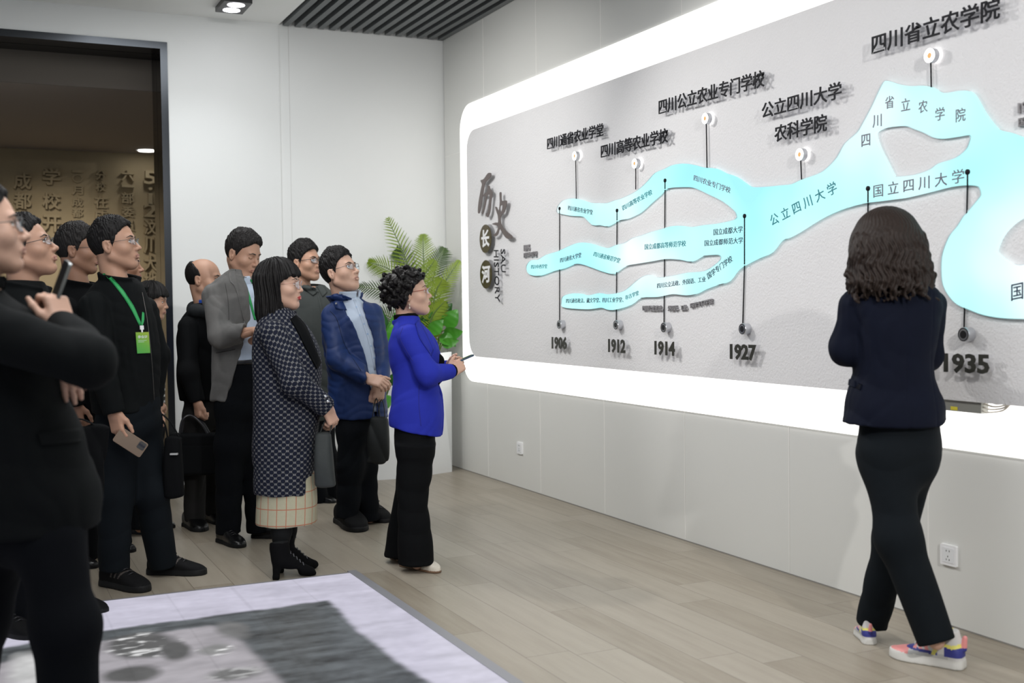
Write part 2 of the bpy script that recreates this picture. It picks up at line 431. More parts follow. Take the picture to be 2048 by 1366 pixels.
RIVER = [(1115,424),(1116,414),(1125.6,402),(1142.8,397.5),(1158,399),(1180.8,406),(1198,406.6),(1215,406.6),(1230,401),(1241.7,398),(1264.6,387.6),(1282,376),
(1296.6,362),(1311,346),(1330.4,337.8),(1345,330.5),(1366.7,327.4),(1386,329.8),(1407.7,335.4),(1429.5,337),(1448.8,346),(1470.6,354),(1487.5,365.6),(1503,374),(1531,374),
(1561.7,371),(1583.5,368.7),(1602.8,359.8),(1636.7,348),(1656,334.9),(1675,314),(1689.8,287.7),(1714,266),(1726,246.7),(1743,215),(1757.5,183.8),(1767,165.7),(1774.4,162),(1799,169.5),
(1823.5,173),(1842.8,172),(1862,174.6),(1886,186.7),(1915,182.6),(1937,182.6),(1949,193.5),(1963.7,220),(1978,240.6),(1995,258.8),(2021.7,266),(2048,275.7),(2090,292),(2140,330),(2150,380),(2110,405),
(2048,433.8),(2024,449),(2003.5,471.8),(1992,498.4),(1993,505.6),(2007.6,517.9),(2024,528),(2040,531),(2060,528),(2110,520),(2180,530),(2200,600),(2140,640),
(2048,637.8),(2003.5,635.8),(1966.6,629.6),(1938,619),(1915,609),(1899,592.7),(1886.7,570),(1883.6,543.5),(1884.6,514.8),(1890.8,492),(1901,469.7),(1915,453),(1927.7,432.8),(1934.7,425.5),(1958.8,396.5),(1963,388),(1960,376),(1954,371.8),(1934.7,370),
(1900.8,373.5),(1852.5,385.6),(1811.4,395.3),(1800,397),(1757.5,402.5),(1723.7,407),(1675,420.7),(1636.7,438.8),(1600.4,461.7),(1576,475),(1560,481),(1540.8,504.5),(1516,515.7),(1493.5,527),(1473.6,539.4),(1456,561.8),(1433.8,569),(1409,578),(1391.5,586.7),(1371.6,590.4),(1344,588),(1314.3,593.7),(1279.5,595.4),(1259.6,609),(1229.7,619),(1214.8,619),
(1201.8,615),(1180.8,618),(1154,617.5),(1125.6,614),(1123.7,604.6),(1126.6,593),(1142.8,587.5),(1160,587.5),(1177,591),(1198,586.5),(1215,589),(1240,585.5),(1255,578),(1274,561.8),(1287.4,553),(1301.4,550.5),(1316,556),(1347,551.7),(1376,545.6),(1410,542.5),(1436.7,525),(1442.8,515.4),(1436.7,509.4),(1410,510.6),(1400.5,513),(1381,522.7),(1359.4,519),(1330.4,517.8),(1301.4,522.7),(1272,527.5),
(1249.4,532),(1230,544.6),(1222.7,547.5),(1201.8,541.8),(1180.8,534),(1161.8,528),(1146.6,528),(1127.5,536),(1102.8,542.7),(1078,551),(1061,549.4),(1054.3,541.8),(1054.3,530.4),(1062.8,520.8),(1076,520),(1091.4,510.4),(1116,502.8),(1135,494),(1154,486.6),(1171,485.6),(1186.6,489.4),(1201.8,494),(1217,496.5),(1232,490.4),(1249.4,486.6),(1264.6,477),(1281.7,472),(1301.4,464.7),
(1323,458.6),(1342.5,453),(1364,452),(1383.6,454.5),(1407.7,450.6),(1434,447.8),(1470.6,439.3),(1474,429.6),(1468,420),(1446.4,403),(1419.8,389.7),(1390.8,376.5),(1371.5,374),(1332.8,376.5),(1318,389.7),(1301.4,404),(1283,421),(1272,428.5),(1253,437),(1236,440.5),(1226.5,445.7),(1213,452.3),(1199.9,450),(1184.7,449.5),(1171,436),(1161.8,432.3),(1142.8,431.4),(1121.8,427.6)]
ISLE = [(1750,270.8),(1754,262),(1772,255),(1809,251.5),(1828,257.5),(1850,266),(1867,274.5),(1886,277),(1915,273),(1940.7,270),(1939.5,285),(1932,300),(1910.5,316.7),(1876.7,327.6),(1859.7,339.7),(1828,350.6),(1794.5,354),(1786.5,351.8),(1772,324),(1757.5,295)]
XR = XP-0.016         # front of the river lightbox
def wall_outline(px, X, n=3):
    P = closed_spline([on_x(x, y, X)[1:] for x, y in px], n)
    return np.c_[-P[:, 0], P[:, 1]]
def river_mat():
    m = bpy.data.materials.new('river_light'); m.use_nodes = True
    t = NT(m); n = t.n; n.remove(n['Principled BSDF'])
    vec = t.coord('Object')
    f = t.noise(1.7, 1.5, vec, 0.4); g = t.noise(5.0, 1, vec)
    c = t.ramp(f, [(0.30, (0.36, 0.86, 0.98)), (0.42, (0.45, 1.0, 1.0)), (0.56, (0.58, 1.0, 1.0)), (0.76, (0.90, 1.0, 1.0))])
    c2 = t.mix(t.math('MULTIPLY', g, 0.18), c, (0.55, 0.80, 0.98))
    e = t.node('ShaderNodeEmission'); t.link(c2, e.inputs[0]); e.inputs[1].default_value = 0.98
    gl = t.node('ShaderNodeBsdfGlossy'); gl.inputs['Roughness'].default_value = 0.1; gl.inputs[0].default_value = (0.05, 0.05, 0.05, 1)
    ad = t.node('ShaderNodeAddShader'); t.link(e.outputs[0], ad.inputs[0]); t.link(gl.outputs[0], ad.inputs[1])
    t.link(ad.outputs[0], n['Material Output'].inputs[0]); return m
RO = np.array([XP, 5.0, 1.2])
rv = empty('river_lightbox', RO)
V, F = curve_fill([wall_outline(RIVER, XR), wall_outline(ISLE, XR)], 0.008)
V = np.c_[np.full(len(V), XR+0.008)+V[:, 2], -V[:, 0], V[:, 1]]
mesh_obj('lit_face', V-RO, F, river_mat(), rv)
rim = MB()
for px in (RIVER, ISLE):
    P = wall_outline(px, XP, 2); P = np.c_[np.full(len(P), XP-0.003), -P[:, 0], P[:, 1]]-RO
    rim.tube(np.vstack([P, P[:2]]), 0.0045, 6)
rim.build('edge_bead', mat('edge_bead_grey', (0.60, 0.64, 0.66), 0.5), rv)
M_teal = mat('river_letter_teal', (0.02, 0.20, 0.24), 0.5); M_ink = mat('river_letter_ink', (0.03, 0.05, 0.09), 0.5)
M_mauve = mat('river_letter_grey', (0.13, 0.13, 0.17), 0.5)
RT_ = [('四川通省农业学堂',(1136,420.4),(1185,430),(1136,410.5),0),('四川高等农业学校',(1246,421.5),(1305,388.5),(1243.5,411.4),1),('四川农业专门学校',(1387,361),(1460,387),(1388,349),2),
('四川通省大学堂',(1120,526),(1162,515),(1120,516),0),('四川通省师范学堂',(1186,512.3),(1238,526.5),(1189,502.8),1),('四川中西学堂',(1062,538),(1094,537),(1062,529.4),1),
('四川通省政法、藏文学堂、四川工业学堂、',(1132,606.5),(1246.5,604.6),(1132,597),0),('存古学堂',(1251,600),(1277.5,590),(1250,591),1),('国立成都高等师范学校',(1289.3,499.7),(1371.5,492.5),(1289.3,488.3),1),
('国立成都大学',(1427,471),(1485,465),(1427,458),0),('国立成都师范大学',(1409,492.5),(1485.6,486.6),(1409,480.4),0),('四川公立法政、外国语、工业',(1314,577),(1411,563.7),(1314,566.6),0),
('国学专门学校',(1416.7,559),(1465.7,522),(1413,547),0),('公立四川大学',(1543.6,453.3),(1675.3,384.4),(1538,431.5),1),('国立四川大学',(1746.6,396),(1928,365),(1746.6,370),2)]
for s, LL, LR, UL, k in RT_:
    if s in ('公立四川大学', '国立四川大学'): s = ' '.join(s)
    V, F = put_text(s, LL, LR, UL, XR-0.002, 0.0018, 0.004)
    mesh_obj('printed_name', V-RO, F, (M_ink, M_teal, M_mauve)[k], rv)
for ch, x, y, hpx in (('四',1731.4,280.5,24),('川',1754,241.8,25),('省',1778.8,204.4,25),('立',1811,209,25),('农',1845.7,213,25),('学',1879.6,227.8,26),('院',1921,229.7,27),('国',2034,583.5,33)):
    hw = hpx*0.36
    V, F = put_text(ch, (x-hw, y+hpx/2+hw*0.2), (x+hw, y+hpx/2-hw*0.2), (x-hw, y-hpx/2+hw*0.2), XR-0.002, 0.0018, 0.006)
    mesh_obj('printed_character', V-RO, F, M_mauve if ch != '国' else M_ink, rv)
tag(rv, 'glowing cyan river shaped lightbox with branching arms on the board', 'lightbox')

XH = XP-0.037
for s, LL, LR, UL, lab in (
    ('四川通省农业学堂',(1094,300),(1206,272),(1094,275.5),'black raised heading over the lit button nearest the board corner'),
    ('四川高等农业学校',(1201.5,316.7),(1335,285),(1201.5,289.3),'black raised heading over the second lit button from the corner'),
    ('四川公立农业专门学校',(1317,230),(1528,173.5),(1317,199.2),'black raised heading of ten characters over the middle lit button'),
    ('四川省立农学院',(1743,110.6),(1999,37),(1743,70),'largest black raised heading at the top right above the river bend')):
    lettering('raised_heading', s, LL, LR, UL, XH, lab, 'sign lettering', 'raised headings on the history board')
e4 = lettering('raised_heading', '公立四川大学', (1523,238.5), (1682,197), (1523,206), XH, 'black raised heading in two lines over the fourth lit button', 'sign lettering', 'raised headings on the history board')
V, F = put_text('农科学院', (1548.5,285), (1653,262), (1548.5,251), XH, 0.004, 0.012); c4 = np.array(e4.location)
mesh_obj('letter_face', V-c4, F, M_dark, e4)
V, F = put_text('农科学院', (1548.5,285), (1653,262), (1548.5,251), XH+0.0045, 0.032, 0.006); mesh_obj('acrylic_body', V-c4, F, M_acr, e4)
for s, LL, LR, UL in (('1906',(1103,698),(1133,699.5),(1103,673)),('1912',(1216,705),(1250,707.4),(1216,677.5)),('1914',(1308.6,710),(1349,713),(1308.6,681.3)),('1927',(1459.4,719),(1511.5,722),(1459.4,687.5)),('1935',(1887,745),(1978,749.5),(1887,706))):
    lettering('raised_year', s, LL, LR, UL, XH, 'black raised year %s under its round button' % s, 'sign lettering', 'raised years on the history board', bold=0.035, face=mat('olive_letter_face', (0.035, 0.035, 0.028), 0.4))
M_greylet = mat('grey_letter', (0.30, 0.29, 0.30), 0.5)
for s, LL, LR, UL, lab in (('1896',(1047,502.5),(1058.5,501),(1047,490),'tiny grey raised year above the tip of the middle river arm'),
    ('四川中西学堂',(1047,516),(1072.5,513.5),(1047,505),'tiny grey raised name under the little year at the middle arm tip'),
    ('四川公立法政、',(1284.5,621.5),(1324,622.3),(1284.5,610.5),'small grey raised words left of the rod below the lowest river arm'),
    ('外国语、工业、',(1335,622),(1374,620),(1335,611.5),'small grey raised words right of the rod below the lowest river arm'),
    ('国学专门学校',(1380,616),(1424,606.6),(1380,606.6),'small grey raised words rising at the end below the lowest river arm'),
    ('1936',(2035,227),(2075,218),(2035,206),'grey raised year cut off at the right picture edge'),
    ('国立',(2036,254),(2068,247),(2036,236),'grey raised words under the cut-off year at the right edge')):
    V, F = put_text(s, LL, LR, UL, XP-0.014, 0.014, 0.006); c = np.array([XP, V[:, 1].mean(), V[:, 2].min()])
    o = mesh_obj('raised_caption', V-c, F, M_greylet); o.location = tuple(c); tag(o, lab, 'sign lettering', 'small grey captions on the board')

# brush-drawn title and its two discs
def px_poly(pts, X, ox=930, oy=330, sc=4.708):
    P = closed_spline([on_x(ox+x/sc, oy+y/sc, X)[1:] for x, y in pts], 3); return np.c_[-P[:, 0], P[:, 1]]
LI1 = [(145,145),(175,132),(212,80),(240,75),(246,100),(225,130),(192,165),(180,210),(165,300),(152,390),(136,452),(120,442),(128,340),(148,230),(158,180)]
LI2 = [(212,195),(230,198),(236,225),(252,245),(256,270),(247,330),(241,400),(233,450),(215,492),(198,476),(196,455),(214,440),(224,350),(230,280),(212,288),(200,330),(186,400),(166,462),(157,446),(178,370),(190,310),(194,290),(170,296),(180,270),(204,255),(212,222)]
SHI = [(324,264),(341,262),(345,335),(385,333),(392,360),(372,440),(345,468),(335,500),(341,560),(385,620),(437,662),(442,686),(415,697),(380,682),(345,630),(325,602),(310,650),(285,672),(260,661),(290,640),(310,592),(300,572),(253,556),(290,541),(310,540),(308,480),(295,440),(283,395),(300,400),(313,432),(322,400),(326,340)]
SHIH = [(332,388),(352,380),(346,428),(331,440)]
tc = on_x(980, 600, XP); tt = empty('brush_title', tc)
def solid(loops, x0, x1):
    V, F = curve_fill(loops, 0.5); return np.c_[x0+(0.5-V[:, 2])*(x1-x0), -V[:, 0], V[:, 1]], F
for nm, lps in (('brush_character', [px_poly(LI1, XH), px_poly(LI2, XH)]), ('brush_character', [px_poly(SHI, XH), px_poly(SHIH, XH)])):
    V, F = solid(lps, XH, XH+0.004); mesh_obj(nm, V-tc, F, M_brown, tt)
    V, F = solid(lps, XH+0.004, XP+0.001); mesh_obj('acrylic_body', V-tc, F, M_acr, tt)
for s, LL, LR, UL in (('SAU',(1001,498),(1002,544.5),(1009.6,498)),('HISTORY',(987,500),(990,603),(996,500))):
    V, F = put_text(s, LL, LR, UL, XH, 0.004, 0.0); mesh_obj('english_line', V-tc, F, M_dark, tt)
    V, F = put_text(s, LL, LR, UL, XH+0.0045, 0.032, 0.0); mesh_obj('acrylic_body', V-tc, F, M_acr, tt)
tag(tt, 'brown brush-written title with a vertical English line at the board left end', 'sign lettering')
for ch, x, y, lab in (('长', 970.4, 477.6, 'upper round brown plaque with a white character in the title'), ('河', 971.4, 548.8, 'lower round brown plaque with a white character in the title')):
    c = on_x(x, y, XH); R = abs(on_x(x, y-29.3, XH)[2]-c[2]); c0 = np.array([XP, c[1], c[2]])
    e = empty('round_plaque', c0)
    fr_ = ((0, 0, 0), (0, 1, 0), (0, 0, 1), (-1, 0, 0))
    MB().lathe([(R, 0.0), (R, 0.032)], fr_, 40).build('acrylic_body', M_acr, e)
    MB().lathe([(R*0.97, 0.0322), (R*0.97, 0.037)], fr_, 40).build('mirror_face', M_brown2, e)
    hw = 8
    V, F = put_text(ch, (x-hw, y+18), (x+hw, y+16), (x-hw, y-17), XH-0.003, 0.0028, 0.03)
    mesh_obj('character', V-c0, F, M_white, e); tag(e, lab, 'sign lettering', 'round plaques of the title')

# round year buttons with rods, and the lit buttons
mpx = lambda x, y, X: abs(on_x(x, y-10, X)[2]-on_x(x, y+10, X)[2])/20
RB = 11.3*mpx(1484, 658, XH)
FRW = ((0, 0, 0), (0, 1, 0), (0, 0, 1), (-1, 0, 0))
def rod(e, c0, a, b, x, r=0.0032, m=None, name='rod'):
    A, B = on_x(*a, x), on_x(*b, x); MB().tube([A-c0, B-c0], r, 8).build(name, m or M_dark, e, True)
for (dx, dy), edge, (bx, by), lab in (((1119,417),430,(1117.5,649),'round year button with rod nearest the brush title'), ((1234,421),441,(1231,650),'round year button with rod above the year 1912'),
    ((1330,361),378,(1326.5,655),'round year button with the longest rod above the year 1914'), ((1489,432),529,(1484,658),'round year button with rod above the year 1927'),
    ((1736,377),405,(1732,664),'round year button whose rod ends behind the guide hair'), ((1935,344),371,(1926.5,669),'round year button above the year 1935 right of the guide')):
    c = on_x(bx, by, XP-0.038); c0 = np.array([XP, c[1], c[2]]); e = empty('year_button', c0)
    MB().lathe([(RB, 0), (RB, 0.035), (RB*0.95, 0.038)], FRW, 32).build('housing', M_silver, e, False)
    MB().lathe([(RB*0.93, 0.0375), (RB*0.93, 0.0388), (RB*0.80, 0.0388), (RB*0.80, 0.0375)], FRW, 32).build('ring', M_black, e)
    MB().lathe([(RB*0.55, 0.0375), (RB*0.55, 0.0392)], FRW, 28).build('centre', M_black, e)
    D_ = on_x(dx, dy, XR-0.006)
    rod(e, c0, (dx, dy), (dx, edge), XR-0.006)
    top = (dx+(bx-dx)*0.0, edge); rod(e, c0, top, (bx+1.5, by-6), XP-0.006)
    MB().lathe([(0.002, -0.006), (0.011, -0.003), (0.011, 0.003), (0.002, 0.006)], (D_-c0, (0, 1, 0), (0, 0, 1), (-1, 0, 0)), 16).build('dot', M_dark, e, True)
    tag(e, lab, 'button', 'round year buttons of the board')
RL = 11.2*mpx(1410, 237, XH)
M_ring = emit('button_white_light', (1, 0.98, 0.97), 3.0); M_amber = mat('amber_centre', (0.85, 0.42, 0.12), 0.4); M_amb_e = emit('amber_glow', (0.95, 0.55, 0.24), 0.85)
for (x, y), (ex, ey), lab in (((1149,312),(1152.5,399),'lit round button nearest the board corner'), ((1269,327),(1271.5,379),'lit round button second from the board corner'),
    ((1410,237),(1414,336),'lit round button under the ten character heading'), ((1599,309),(1603,359),'lit round button under the two line heading'), ((1859,111),(1862.5,175),'lit round button under the top right heading')):
    c = on_x(x, y, XP-0.038); c0 = np.array([XP, c[1], c[2]]); e = empty('lit_button', c0)
    MB().lathe([(RL*0.92, 0.002), (RL*0.92, 0.012)], FRW, 28).build('back_light', M_ring, e)
    MB().lathe([(RL, 0.012), (RL, 0.035), (RL*0.97, 0.038)], FRW, 32).build('housing', M_silver, e)
    MB().lathe([(RL*0.97, 0.0375), (RL*0.97, 0.0392), (RL*0.40, 0.0392), (RL*0.40, 0.0375)], FRW, 32).build('light_ring', M_ring, e)
    MB().lathe([(RL*0.39, 0.0375), (RL*0.39, 0.0390)], FRW, 24).build('centre', M_amb_e, e)
    rod(e, c0, (x+2.5, y+9), (ex, ey), XP-0.012)
    tag(e, lab, 'lit button', 'lit buttons of the board')

# ------------------------------------------------------------------ sockets
for px, py, lab in ((1900, 1110, 'white wall socket plate to the right behind the guide'), (1041, 896, 'small white wall socket plate under the board near the planter')):
    c = on_x(px, py, XW); e = empty('wall_socket', c)
    V, F = curve_fill([round_rect(-0.043, -0.043, 0.043, 0.043, 0.004, 4)], 0.5)
    mesh_obj('plate', np.c_[-0.011*(V[:, 2]+0.5), V[:, 0], V[:, 1]], F, M_white, e)
    V, F = curve_fill([round_rect(-0.031, -0.031, 0.031, 0.031, 0.003, 4)], 0.5)
    mesh_obj('insert', np.c_[-0.0112-0.0015*(V[:, 2]+0.5), V[:, 0], V[:, 1]], F, mat('socket_insert', (0.78, 0.79, 0.80), 0.4), e)
    hb = MB()
    for (a, b) in ((0.008, 0.018), (-0.008, 0.018), (0, -0.005), (0.008, -0.018), (-0.008, -0.018)):
        hb.box((-0.0134, a-0.0014, b-0.0035), (-0.0125, a+0.0014, b+0.0035))
    hb.build('pin_holes', M_black, e); tag(e, lab, 'socket', 'wall sockets')

# ------------------------------------------------------------------ twin downlight on the ceiling
c = on_floor(467, 6, ZC); e = empty('twin_downlight', c)
MB().box((-0.10, -0.17, -0.035), (0.10, 0.17, 0.0)).build('housing', M_black, e)
for s in (-0.085, 0.075):
    MB().lathe([(0.062, -0.037), (0.062, -0.034)], ((0, s, 0), (1, 0, 0), (0, 1, 0), (0, 0, 1)), 24).build('lamp', emit('spot_glow', (0.95, 0.93, 1.0), 8), e)
tag(e, 'black twin downlight with two lit lamps under the white ceiling', 'ceiling lamp')

# ------------------------------------------------------------------ raised characters on the far wall
def relief(s, x, y, h, w, lab, sh=0.09):
    V, F = put_text(s, (x-w/2, y+h/2+w*0.02), (x+w/2, y+h/2+w*0.06), (x-w/2, y-h/2), YR-sh, sh, 0.02, axis='y')
    c = V.mean(0); c[1] = YR; o = mesh_obj('raised_character', V-c, F, M_relief); o.location = tuple(c)
    tag(o, lab, 'relief character', 'characters standing out from the sand coloured wall')
for s, y in (('成', 361), ('都', 400), ('校', 440), ('区', 482), ('建', 522)): relief(s, 45, y, 33, 36, 'raised sand-coloured character reading %s in the far left thick column' % s)
for s, y in (('学', 352), ('校', 401), ('开', 446), ('始', 488)): relief(s, 103, y, 33, 36, 'raised sand-coloured character reading %s in the second thick column' % s)
for s, y in (('一', 342), ('〇', 356), ('月', 380), ('成', 404), ('都', 425), ('分', 448)): relief(s, 155, y, 18 if s != '一' else 5, 22, 'thin raised sand-coloured character reading %s in the third column' % s, 0.05)
for s, y, h, w in (('分', 350, 19, 21), ('校', 373, 19, 21), ('在', 403, 25, 27), ('成', 431, 25, 27), ('都', 461, 25, 27)): relief(s, 202, y, h, w, 'raised sand-coloured character reading %s in the fourth column' % s, 0.06)
for s, y in (('六', 350), ('一', 371), ('部', 395), ('委', 423), ('员', 450), ('会', 478)): relief(s, 256, y, 22 if s != '一' else 5, 26, 'raised sand-coloured character reading %s in the fifth column' % s, 0.06)
for s, y, h in (('5', 354, 26), ('.', 377, 6), ('1', 398, 24), ('2', 420, 26), ('汶', 453, 30), ('川', 490, 32), ('大', 525, 32), ('地', 560, 32)): relief(s, 301, y, h, 26 if s not in '.1' else 8, 'raised sand-coloured character reading %s in the column beside the steel frame' % s, 0.08)

# ------------------------------------------------------------------ floor screen
FX1, FY1 = 1.80*0.951, 5.885*0.951
FX0, FY0 = -2.6, 1.2
st = 0.0085
gx = np.arange(FX0, FX1+1e-6, (FX1-FX0)/round((FX1-FX0)/st)); gy = np.arange(FY0, FY1+1e-6, (FY1-FY0)/round((FY1-FY0)/st))
GX, GY = np.meshgrid(gx, gy, indexing='ij')
_rs = np.random.default_rng(3)
def vnoise(x, y, f, seed):
    r = np.random.default_rng(seed); tab = r.random((64, 64))
    x = x*f; y = y*f; xi = np.floor(x).astype(int); yi = np.floor(y).astype(int); fx = x-xi; fy = y-yi
    fx = fx*fx*(3-2*fx); fy = fy*fy*(3-2*fy)
    g = lambda a, b: tab[a % 64, b % 64]
    return (g(xi, yi)*(1-fx)+g(xi+1, yi)*fx)*(1-fy)+(g(xi, yi+1)*(1-fx)+g(xi+1, yi+1)*fx)*fy
def fb(x, y, f, seed, o=4): return sum(vnoise(x, y, f*2**k, seed+k)*0.5**k for k in range(o))/sum(0.5**k for k in range(o))
def inpoly(x, y, P):
    c = np.zeros(x.shape, bool); n = len(P)
    for i in range(n):
        (x1, y1), (x2, y2) = P[i], P[(i+1) % n]
        m = ((y1 > y) != (y2 > y)) & (x < (x2-x1)*(y-y1)/((y2-y1) if abs(y2-y1) > 1e-9 else 1e-9)+x1); c ^= m
    return c
fpx = lambda *pts: [tuple(on_floor(x, y)[:2]) for x, y in pts]
streak = fb(GX*0.9+0.4*GY, GY*3.2, 4.5, 11, 5); fine = fb(GX, GY, 30, 5, 2)
base = 0.72+0.30*(streak-0.5)+0.10*(fine-0.5)
lil = np.stack([base*0.80, base*0.775, base*0.93], -1)
# darker picture area: its border wobbles like torn paper
wob = 0.05*(fb(GX, GY, 6, 21, 4)-0.5)
dark = inpoly(GX+wob, GY+wob, fpx((120,1276),(655,1204),(720,1265),(870,1380),(1000,1500),(300,1900),(-900,1900),(-600,1420)))
inner = inpoly(GX+wob*0.6, GY+wob*0.6, fpx((100,1302),(420,1254),(455,1262),(500,1300),(560,1366),(640,1460),(100,1700),(-600,1500)))
dk = 0.085+0.16*(fb(GX*0.7, GY*3, 7, 31, 4)-0.5)+0.05*(fine-0.5)
dcol = np.stack([dk*0.93, dk*1.05, dk*1.13], -1)
ik = 0.40+0.22*(fb(GX, GY*2, 8, 41, 4)-0.5)
icol = np.stack([ik*0.95, ik*0.90, ik*0.97], -1)
def soft(m, n=2):
    m = m.astype(float)
    for _ in range(n):
        for ax in (0, 1): m = (np.roll(m, 1, ax)+2*m+np.roll(m, -1, ax))/4
    return m[..., None]
sd, si = soft(dark, 3), soft(dark & inner, 5)
scr = lil*(1-sd)+dcol*sd; scr = scr*(1-si)+icol*si
def blob(cx_, cy_, rx, ry, col, seed, edge=0.25, spark=0.0):
    global scr
    c = on_floor(cx_, cy_)[:2]; ax = abs(on_floor(cx_+rx, cy_)[0]-c[0])+1e-3; ay = abs(on_floor(cx_, cy_-ry)[1]-c[1])+1e-3
    q = np.sqrt(((GX-c[0])/ax)**2+((GY-c[1])/ay)**2)+0.35*(fb(GX, GY, 9, seed, 3)-0.5)
    a = np.clip((1-q)/edge, 0, 1)[..., None]
    n = fb(GX, GY, 14, seed+9, 3); cc = np.stack([col*(0.7+0.6*n)]*3, -1)
    if spark: cc = cc+spark*np.clip((fb(GX*1.0, GY*2.2, 16, seed+3, 2)-0.55)*6, 0, 1)[..., None]
    scr = scr*(1-a)+cc*a
blob(285, 1292, 92, 30, 0.10, 51, 0.35, 0.65); blob(350, 1302, 40, 24, 0.10, 61, 0.4)
blob(465, 1262, 45, 22, 0.17, 71, 0.5); blob(430, 1303, 50, 14, 0.25, 75, 0.5, 0.7); blob(265, 1352, 75, 20, 0.10, 81, 0.4); blob(470, 1350, 70, 16, 0.15, 85, 0.5, 0.3); blob(60, 1340, 60, 40, 0.6, 91, 0.5)
# seams between the screen tiles
sx_ = np.abs(((GX-FX1)/0.30) % 1.0); sy_ = np.abs(((GY-FY1)/0.30) % 1.0)
seam = (np.minimum(sx_, 1-sx_)*0.30 < 0.005)
scr = scr*np.where(seam, 0.90, 1.0)[..., None]
scr = np.clip(scr, 0.02, 1.0)
nx_, ny_ = GX.shape
idx = np.arange(nx_*ny_).reshape(nx_, ny_)
Fq = np.stack([idx[:-1, :-1], idx[1:, :-1], idx[1:, 1:], idx[:-1, 1:]], -1).reshape(-1, 4)
def screen_mat():
    m = bpy.data.materials.new('floor_screen_image'); m.use_nodes = True
    t = NT(m); b = t.n['Principled BSDF']
    a = t.node('ShaderNodeAttribute'); a.attribute_name = 'picture'
    b.inputs['Base Color'].default_value = (0.03, 0.03, 0.03, 1); b.inputs['Roughness'].default_value = 0.35; b.inputs['Specular IOR Level'].default_value = 0.25
    t.link(a.outputs['Color'], b.inputs['Emission Color']); b.inputs['Emission Strength'].default_value = 0.80
    return m
fs = empty('floor_screen', (0, 3.5, 0))
mesh_obj('screen_face', np.c_[GX.ravel(), GY.ravel()-3.5, np.full(GX.size, 0.006)], Fq, screen_mat(), fs, attrs={'picture': scr.reshape(-1, 3)})
eb = MB(); eb.box((FX1, FY0-3.5, 0.0), (FX1+0.045, FY1+0.045-3.5, 0.008)); eb.box((FX0, FY1-3.5, 0.0), (FX1, FY1+0.018-3.5, 0.0065))
eb.build('edge_strip', mat('screen_edge_grey', (0.24, 0.24, 0.26), 0.4), fs)
tag(fs, 'walk-on floor screen showing a faded grey picture on pale lilac', 'floor screen')

# ================================================================== signed-distance sculpting
from mathutils.bvhtree import BVHTree
f32 = np.float32
def smin(a, b, k):
    if k <= 0: return np.minimum(a, b)
    h = np.maximum(k-np.abs(a-b), 0)/k
    return np.minimum(a, b)-h*h*k*0.25
def smax(a, b, k): return -smin(-a, -b, k)
def d_cap(X, Y, Z, a, b, ra, rb):
    a = np.asarray(a, float); b = np.asarray(b, float); ba = b-a; L = max(1e-9, float(ba @ ba))
    h = np.clip(((X-a[0])*ba[0]+(Y-a[1])*ba[1]+(Z-a[2])*ba[2])/L, 0, 1)
    return np.sqrt((X-a[0]-h*ba[0])**2+(Y-a[1]-h*ba[1])**2+(Z-a[2]-h*ba[2])**2)-(ra+(rb-ra)*h)
def d_ell(X, Y, Z, c, r, R=None):
    x, y, z = X-c[0], Y-c[1], Z-c[2]
    if R is not None: x, y, z = (R[0][0]*x+R[0][1]*y+R[0][2]*z, R[1][0]*x+R[1][1]*y+R[1][2]*z, R[2][0]*x+R[2][1]*y+R[2][2]*z)
    k0 = np.sqrt((x/r[0])**2+(y/r[1])**2+(z/r[2])**2); k1 = np.sqrt((x/r[0]**2)**2+(y/r[1]**2)**2+(z/r[2]**2)**2)
    return k0*(k0-1)/np.maximum(k1, 1e-6)
def d_box(X, Y, Z, c, h, rd, R=None):
    x, y, z = X-c[0], Y-c[1], Z-c[2]
    if R is not None: x, y, z = (R[0][0]*x+R[0][1]*y+R[0][2]*z, R[1][0]*x+R[1][1]*y+R[1][2]*z, R[2][0]*x+R[2][1]*y+R[2][2]*z)
    qx, qy, qz = np.abs(x)-h[0]+rd, np.abs(y)-h[1]+rd, np.abs(z)-h[2]+rd
    return np.sqrt(np.maximum(qx, 0)**2+np.maximum(qy, 0)**2+np.maximum(qz, 0)**2)+np.minimum(np.maximum(qx, np.maximum(qy, qz)), 0)-rd
def sec_interp(S, t):
    S = np.array(sorted([list(s) for s in S], key=lambda s: s[0]), float)
    tt = np.clip(t, S[0, 0], S[-1, 0]); out = []
    # monotone-ish cubic: smooth a dense linear interpolation lightly
    for c in range(1, S.shape[1]):
        m = np.gradient(S[:, c], S[:, 0]) if len(S) > 1 else np.zeros(1)
        i = np.clip(np.searchsorted(S[:, 0], tt)-1, 0, len(S)-2); h = S[i+1, 0]-S[i, 0]; u = (tt-S[i, 0])/h
        out.append((1+2*u)*(1-u)**2*S[i, c]+u*(1-u)**2*h*m[i]+u*u*(3-2*u)*S[i+1, c]+u*u*(u-1)*h*m[i+1])
    return out, S
def d_loft(X, Y, Z, S, n=2.3, clip=True, rnd=0.012):
    """S rows: z, cx, cy, ax, ay"""
    (cx, cy, ax, ay), T = sec_interp(S, Z)
    ax = np.maximum(ax, 0.004); ay = np.maximum(ay, 0.004)
    q = (np.abs((X-cx)/ax)**n+np.abs((Y-cy)/ay)**n)**(1/n)
    d = (q-1)*np.minimum(ax, ay)
    if clip: d = smax(d, np.maximum(T[0, 0]-Z, Z-T[-1, 0]), rnd)
    return d
_NZ = {}
